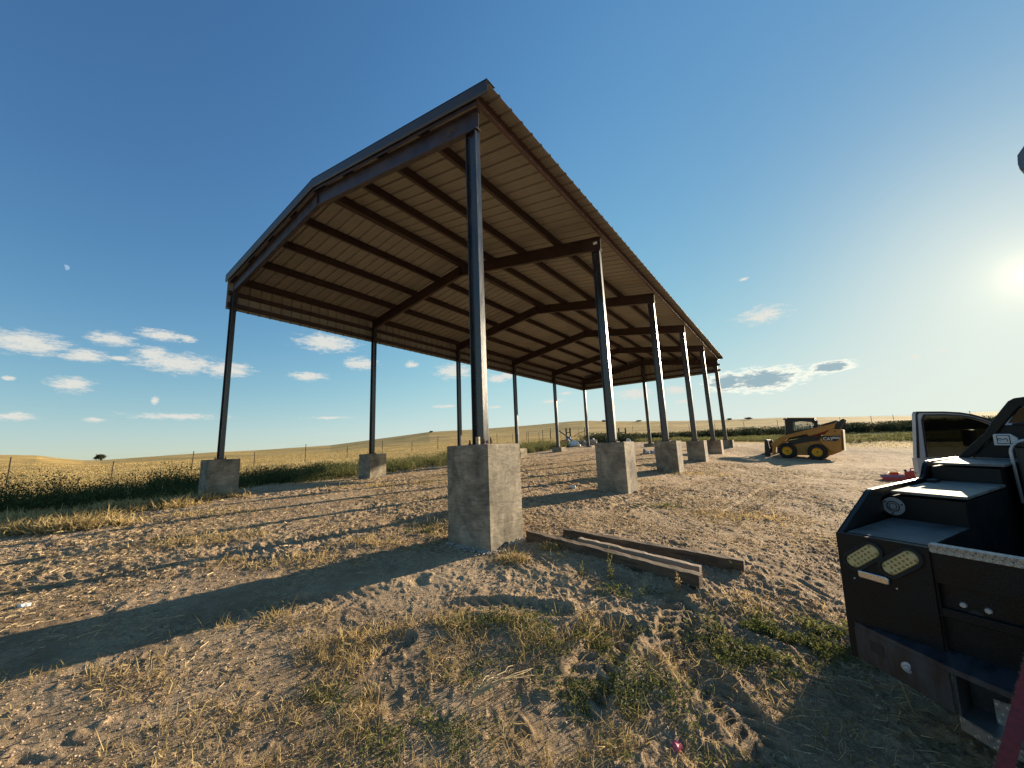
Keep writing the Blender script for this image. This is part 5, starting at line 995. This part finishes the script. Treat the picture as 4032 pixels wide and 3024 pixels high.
n = 420; u_ = rng.uniform(-6, 14, n); w_ = rng.uniform(9.6, 11.6, n); x = O_[0] + U_[0] * u_ + V_[0] * w_; y = O_[1] + U_[1] * u_ + V_[1] * w_; k = clear_(x, y) & (vnoise(x / .8, y / .8, 63) > .45); x, y = x[k], y[k]; n = len(x)
plants(v, x, y, rng.uniform(.06, .25, n), np.full(n, .2), 36, .035, 520, stems=3)
n = 3000; x = rng.uniform(11, 52, n); y = 0 * x; dd = rng.uniform(35, 45, n); y = (dd - x * .42) / .9 * 1.0; k = (vnoise(x / 1.3, y / 1.3, 64) > .35) & (y > 12); x, y = x[k], y[k]; n = len(x)
plants(v, x, y, rng.uniform(.10, .38, n), np.full(n, .45), 36, .09, 540, stems=5); v.build('olive_weeds', G_OLIVE)['kind'] = 'stuff'
# dark brush belt on the right
v = VG(); n = 620; t = rng.random(n); P_ = np.array([(9.5, 42), (18, 44.5), (27, 44.5), (36, 42.5), (46, 38), (56, 33)]); tt = t * 5; i_ = np.clip(tt.astype(int), 0, 4); f_ = (tt - i_)[:, None]
pp = P_[i_] * (1 - f_) + P_[i_ + 1] * f_; x = pp[:, 0] + rng.normal(size=n) * .6; y = pp[:, 1] + rng.normal(size=n) * 1.3; k = vnoise(t * 40, t * 0, 65) > .15; x, y, t = x[k], y[k], t[k]; n = len(x)
plants(v, x, y, rng.uniform(.5, 1.05, n) * (.7 + .35 * sstep(0, .5, t)), np.full(n, .75), 220, .13, 600, stems=6)
n = 90; x = rng.uniform(6.5, 11, n); y = rng.uniform(33, 39, n); plants(v, x, y, rng.uniform(.4, .9, n), np.full(n, .55), 120, .11, 640, stems=5); v.build('dark_brush', G_BRUSH)['kind'] = 'stuff'
# single plants one can tell apart
def weed(x, y, h, label, m, seed, n_st=4, dense=26):
    r = np.random.default_rng(seed); o = empty('weed_plant', Matrix.Translation((x, y, ground_z(x, y))), label, 'weed'); vs_ = VG(); vl = VG()
    for k in range(n_st):
        hk = h * (1 - .22 * k) * r.uniform(.85, 1.05); ang = r.random() * 6.28; ln_ = np.array([math.cos(ang), math.sin(ang)]) * .22 * (k > 0) * hk
        N_ = 7; p = np.array([[ln_[0] * (i / N_) ** 1.3 + .01 * math.sin(i + seed), ln_[1] * (i / N_) ** 1.3, -.02 + hk * i / N_] for i in range(N_ + 1)])
        d = p[1:] - p[:-1]; L_ = np.linalg.norm(d, axis=1); vs_.blades(N_, p[:-1], d, L_ * 1.06, np.full(N_, .006), bend=.02, seed=seed + k, mid=.9)
        t = r.random(dense); idx = np.clip((t * N_).astype(int), 0, N_ - 1); pos = p[idx] + (t * N_ - idx)[:, None] * d[idx] + r.normal(size=(dense, 3)) * .006; vl.leaves(dense, pos, r.uniform(.015, .035, dense) * (1.2 - t * .5), seed=seed + 9 + k, asp=.5, up=.7)
    vs_.build('stem', G_STRAW if m is G_DRY else m, o); vl.build('leaves', m, o); return o
weed(.84, 3.86, .34, 'tall green seedy weed standing in front of the nearest timber', G_OLIVE, 1); weed(.60, 3.98, .17, 'short green weed just left of the tall seedy weed', G_OLIVE, 2, 3, 18)
weed(1.36, 3.60, .24, 'thin pale weed at the near end of the dark timber', G_DRY, 3); weed(2.05, 4.0, .12, 'tiny weed by the end of the right timber', G_OLIVE, 4, 2, 14)
for k, (x, y, h, lb) in enumerate([(-9.9, 10.1, .75, 'dry stalk weed at the far left edge of the straw ridge'), (-8.6, 9.6, .45, 'forked dry stalks left of the leftmost near pier'), (-7.75, 9.75, .42, 'dry stalks in front of the leftmost pier'), (-11.9, 8.8, .6, 'leafy green weed on the straw ridge at the picture edge'), (-3.9, 4.9, .42, 'dry forked stalk in the long pier shadow on the left')]):
    weed(x, y, h, lb, G_DRY if 'dry' in lb else G_OLIVE, 20 + k, 4, 20)
q = MB(); bx_, by_ = -.30, 2.42
for k in range(9):
    a0 = .3 + k * .12; L_ = rnd.uniform(.25, .55); pts = [(0, 0, .02)]; az_ = .35 + rnd.uniform(-.45, .45)
    for i in range(1, 8): t = i / 7; pts.append((L_ * t * math.cos(az_ + .5 * t) + rnd.uniform(-.006, .006), L_ * t * math.sin(az_ + .5 * t) * .7 + rnd.uniform(-.006, .006), .03 + .05 * math.sin(t * 3) + rnd.uniform(-.008, .008)))
    q.tube(pts, [.0045 * (1 - i / 9) for i in range(8)], 5)
br = q.build('dry_branch', mat('pale_dead_wood', (.50, .38, .20), .8, var=.2, vscale=30), None); br.location = (bx_, by_, ground_z(bx_, by_) + .01); tag(br, 'pale dead branchy weed lying curled on the dirt in the foreground', 'branch')
# far tree and bushes on the skyline
def crown(n, c, R, size, seed, m, parent, name='crown'):
    r = np.random.default_rng(seed); cl_c = np.array(c) + r.normal(size=(14, 3)) * np.array(R) * .45; idx = r.integers(0, 14, n); p = cl_c[idx] + r.normal(size=(n, 3)) * np.array(R) * .26
    v = VG(); v.leaves(n, p, np.full(n, size) * r.uniform(.5, 1.4, n), seed=seed, asp=.6); return v.build(name, m, parent)
tx_, ty_ = -138 * .92, 130 * .92; tz_ = ground_z(tx_, ty_)
tr = empty('tree', Matrix.Translation((tx_, ty_, tz_)), 'lone round dark green tree far away in the dip of the left skyline', 'tree')
q = MB(); q.tube([(0, 0, -.3), (.1, 0, .7), (-.2, .2, 1.4)], [.25, .18, .1], 8); q.tube([(.1, 0, .9), (.8, 0, 1.5)], [.12, .06], 6); q.tube([(.1, 0, .8), (-.9, .3, 1.4)], [.12, .06], 6); q.build('trunk', M['wood'], tr)
crown(3500, (0, 0, 1.25), (1.15, 1.05, .75), .24, 7, G_BRUSH, tr)
for k, (px, lb) in enumerate([(2370, 'small dark bush on the crest straight behind the shed'), (2505, 'dark bush on the crest between the near and second columns on the right'), (2862, 'small dark bush on the crest just right of the last column'), (2935, 'dark bush on the crest left of the loader'), (1690, 'tiny dark bush on the long slope left of the near column')]):
    az_ = math.atan2((px - 2016) / 1518, 1); R_ = 165.0; x, y = R_ * math.sin(az_), R_ * math.cos(az_); o = empty('bush', Matrix.Translation((x, y, ground_z(x, y))), lb, 'bush', 'bushes on the skyline')
    crown(900, (0, 0, .45), (.75 + .35 * (k % 2), .7, .28), .22, 70 + k, G_BRUSH, o, 'foliage')
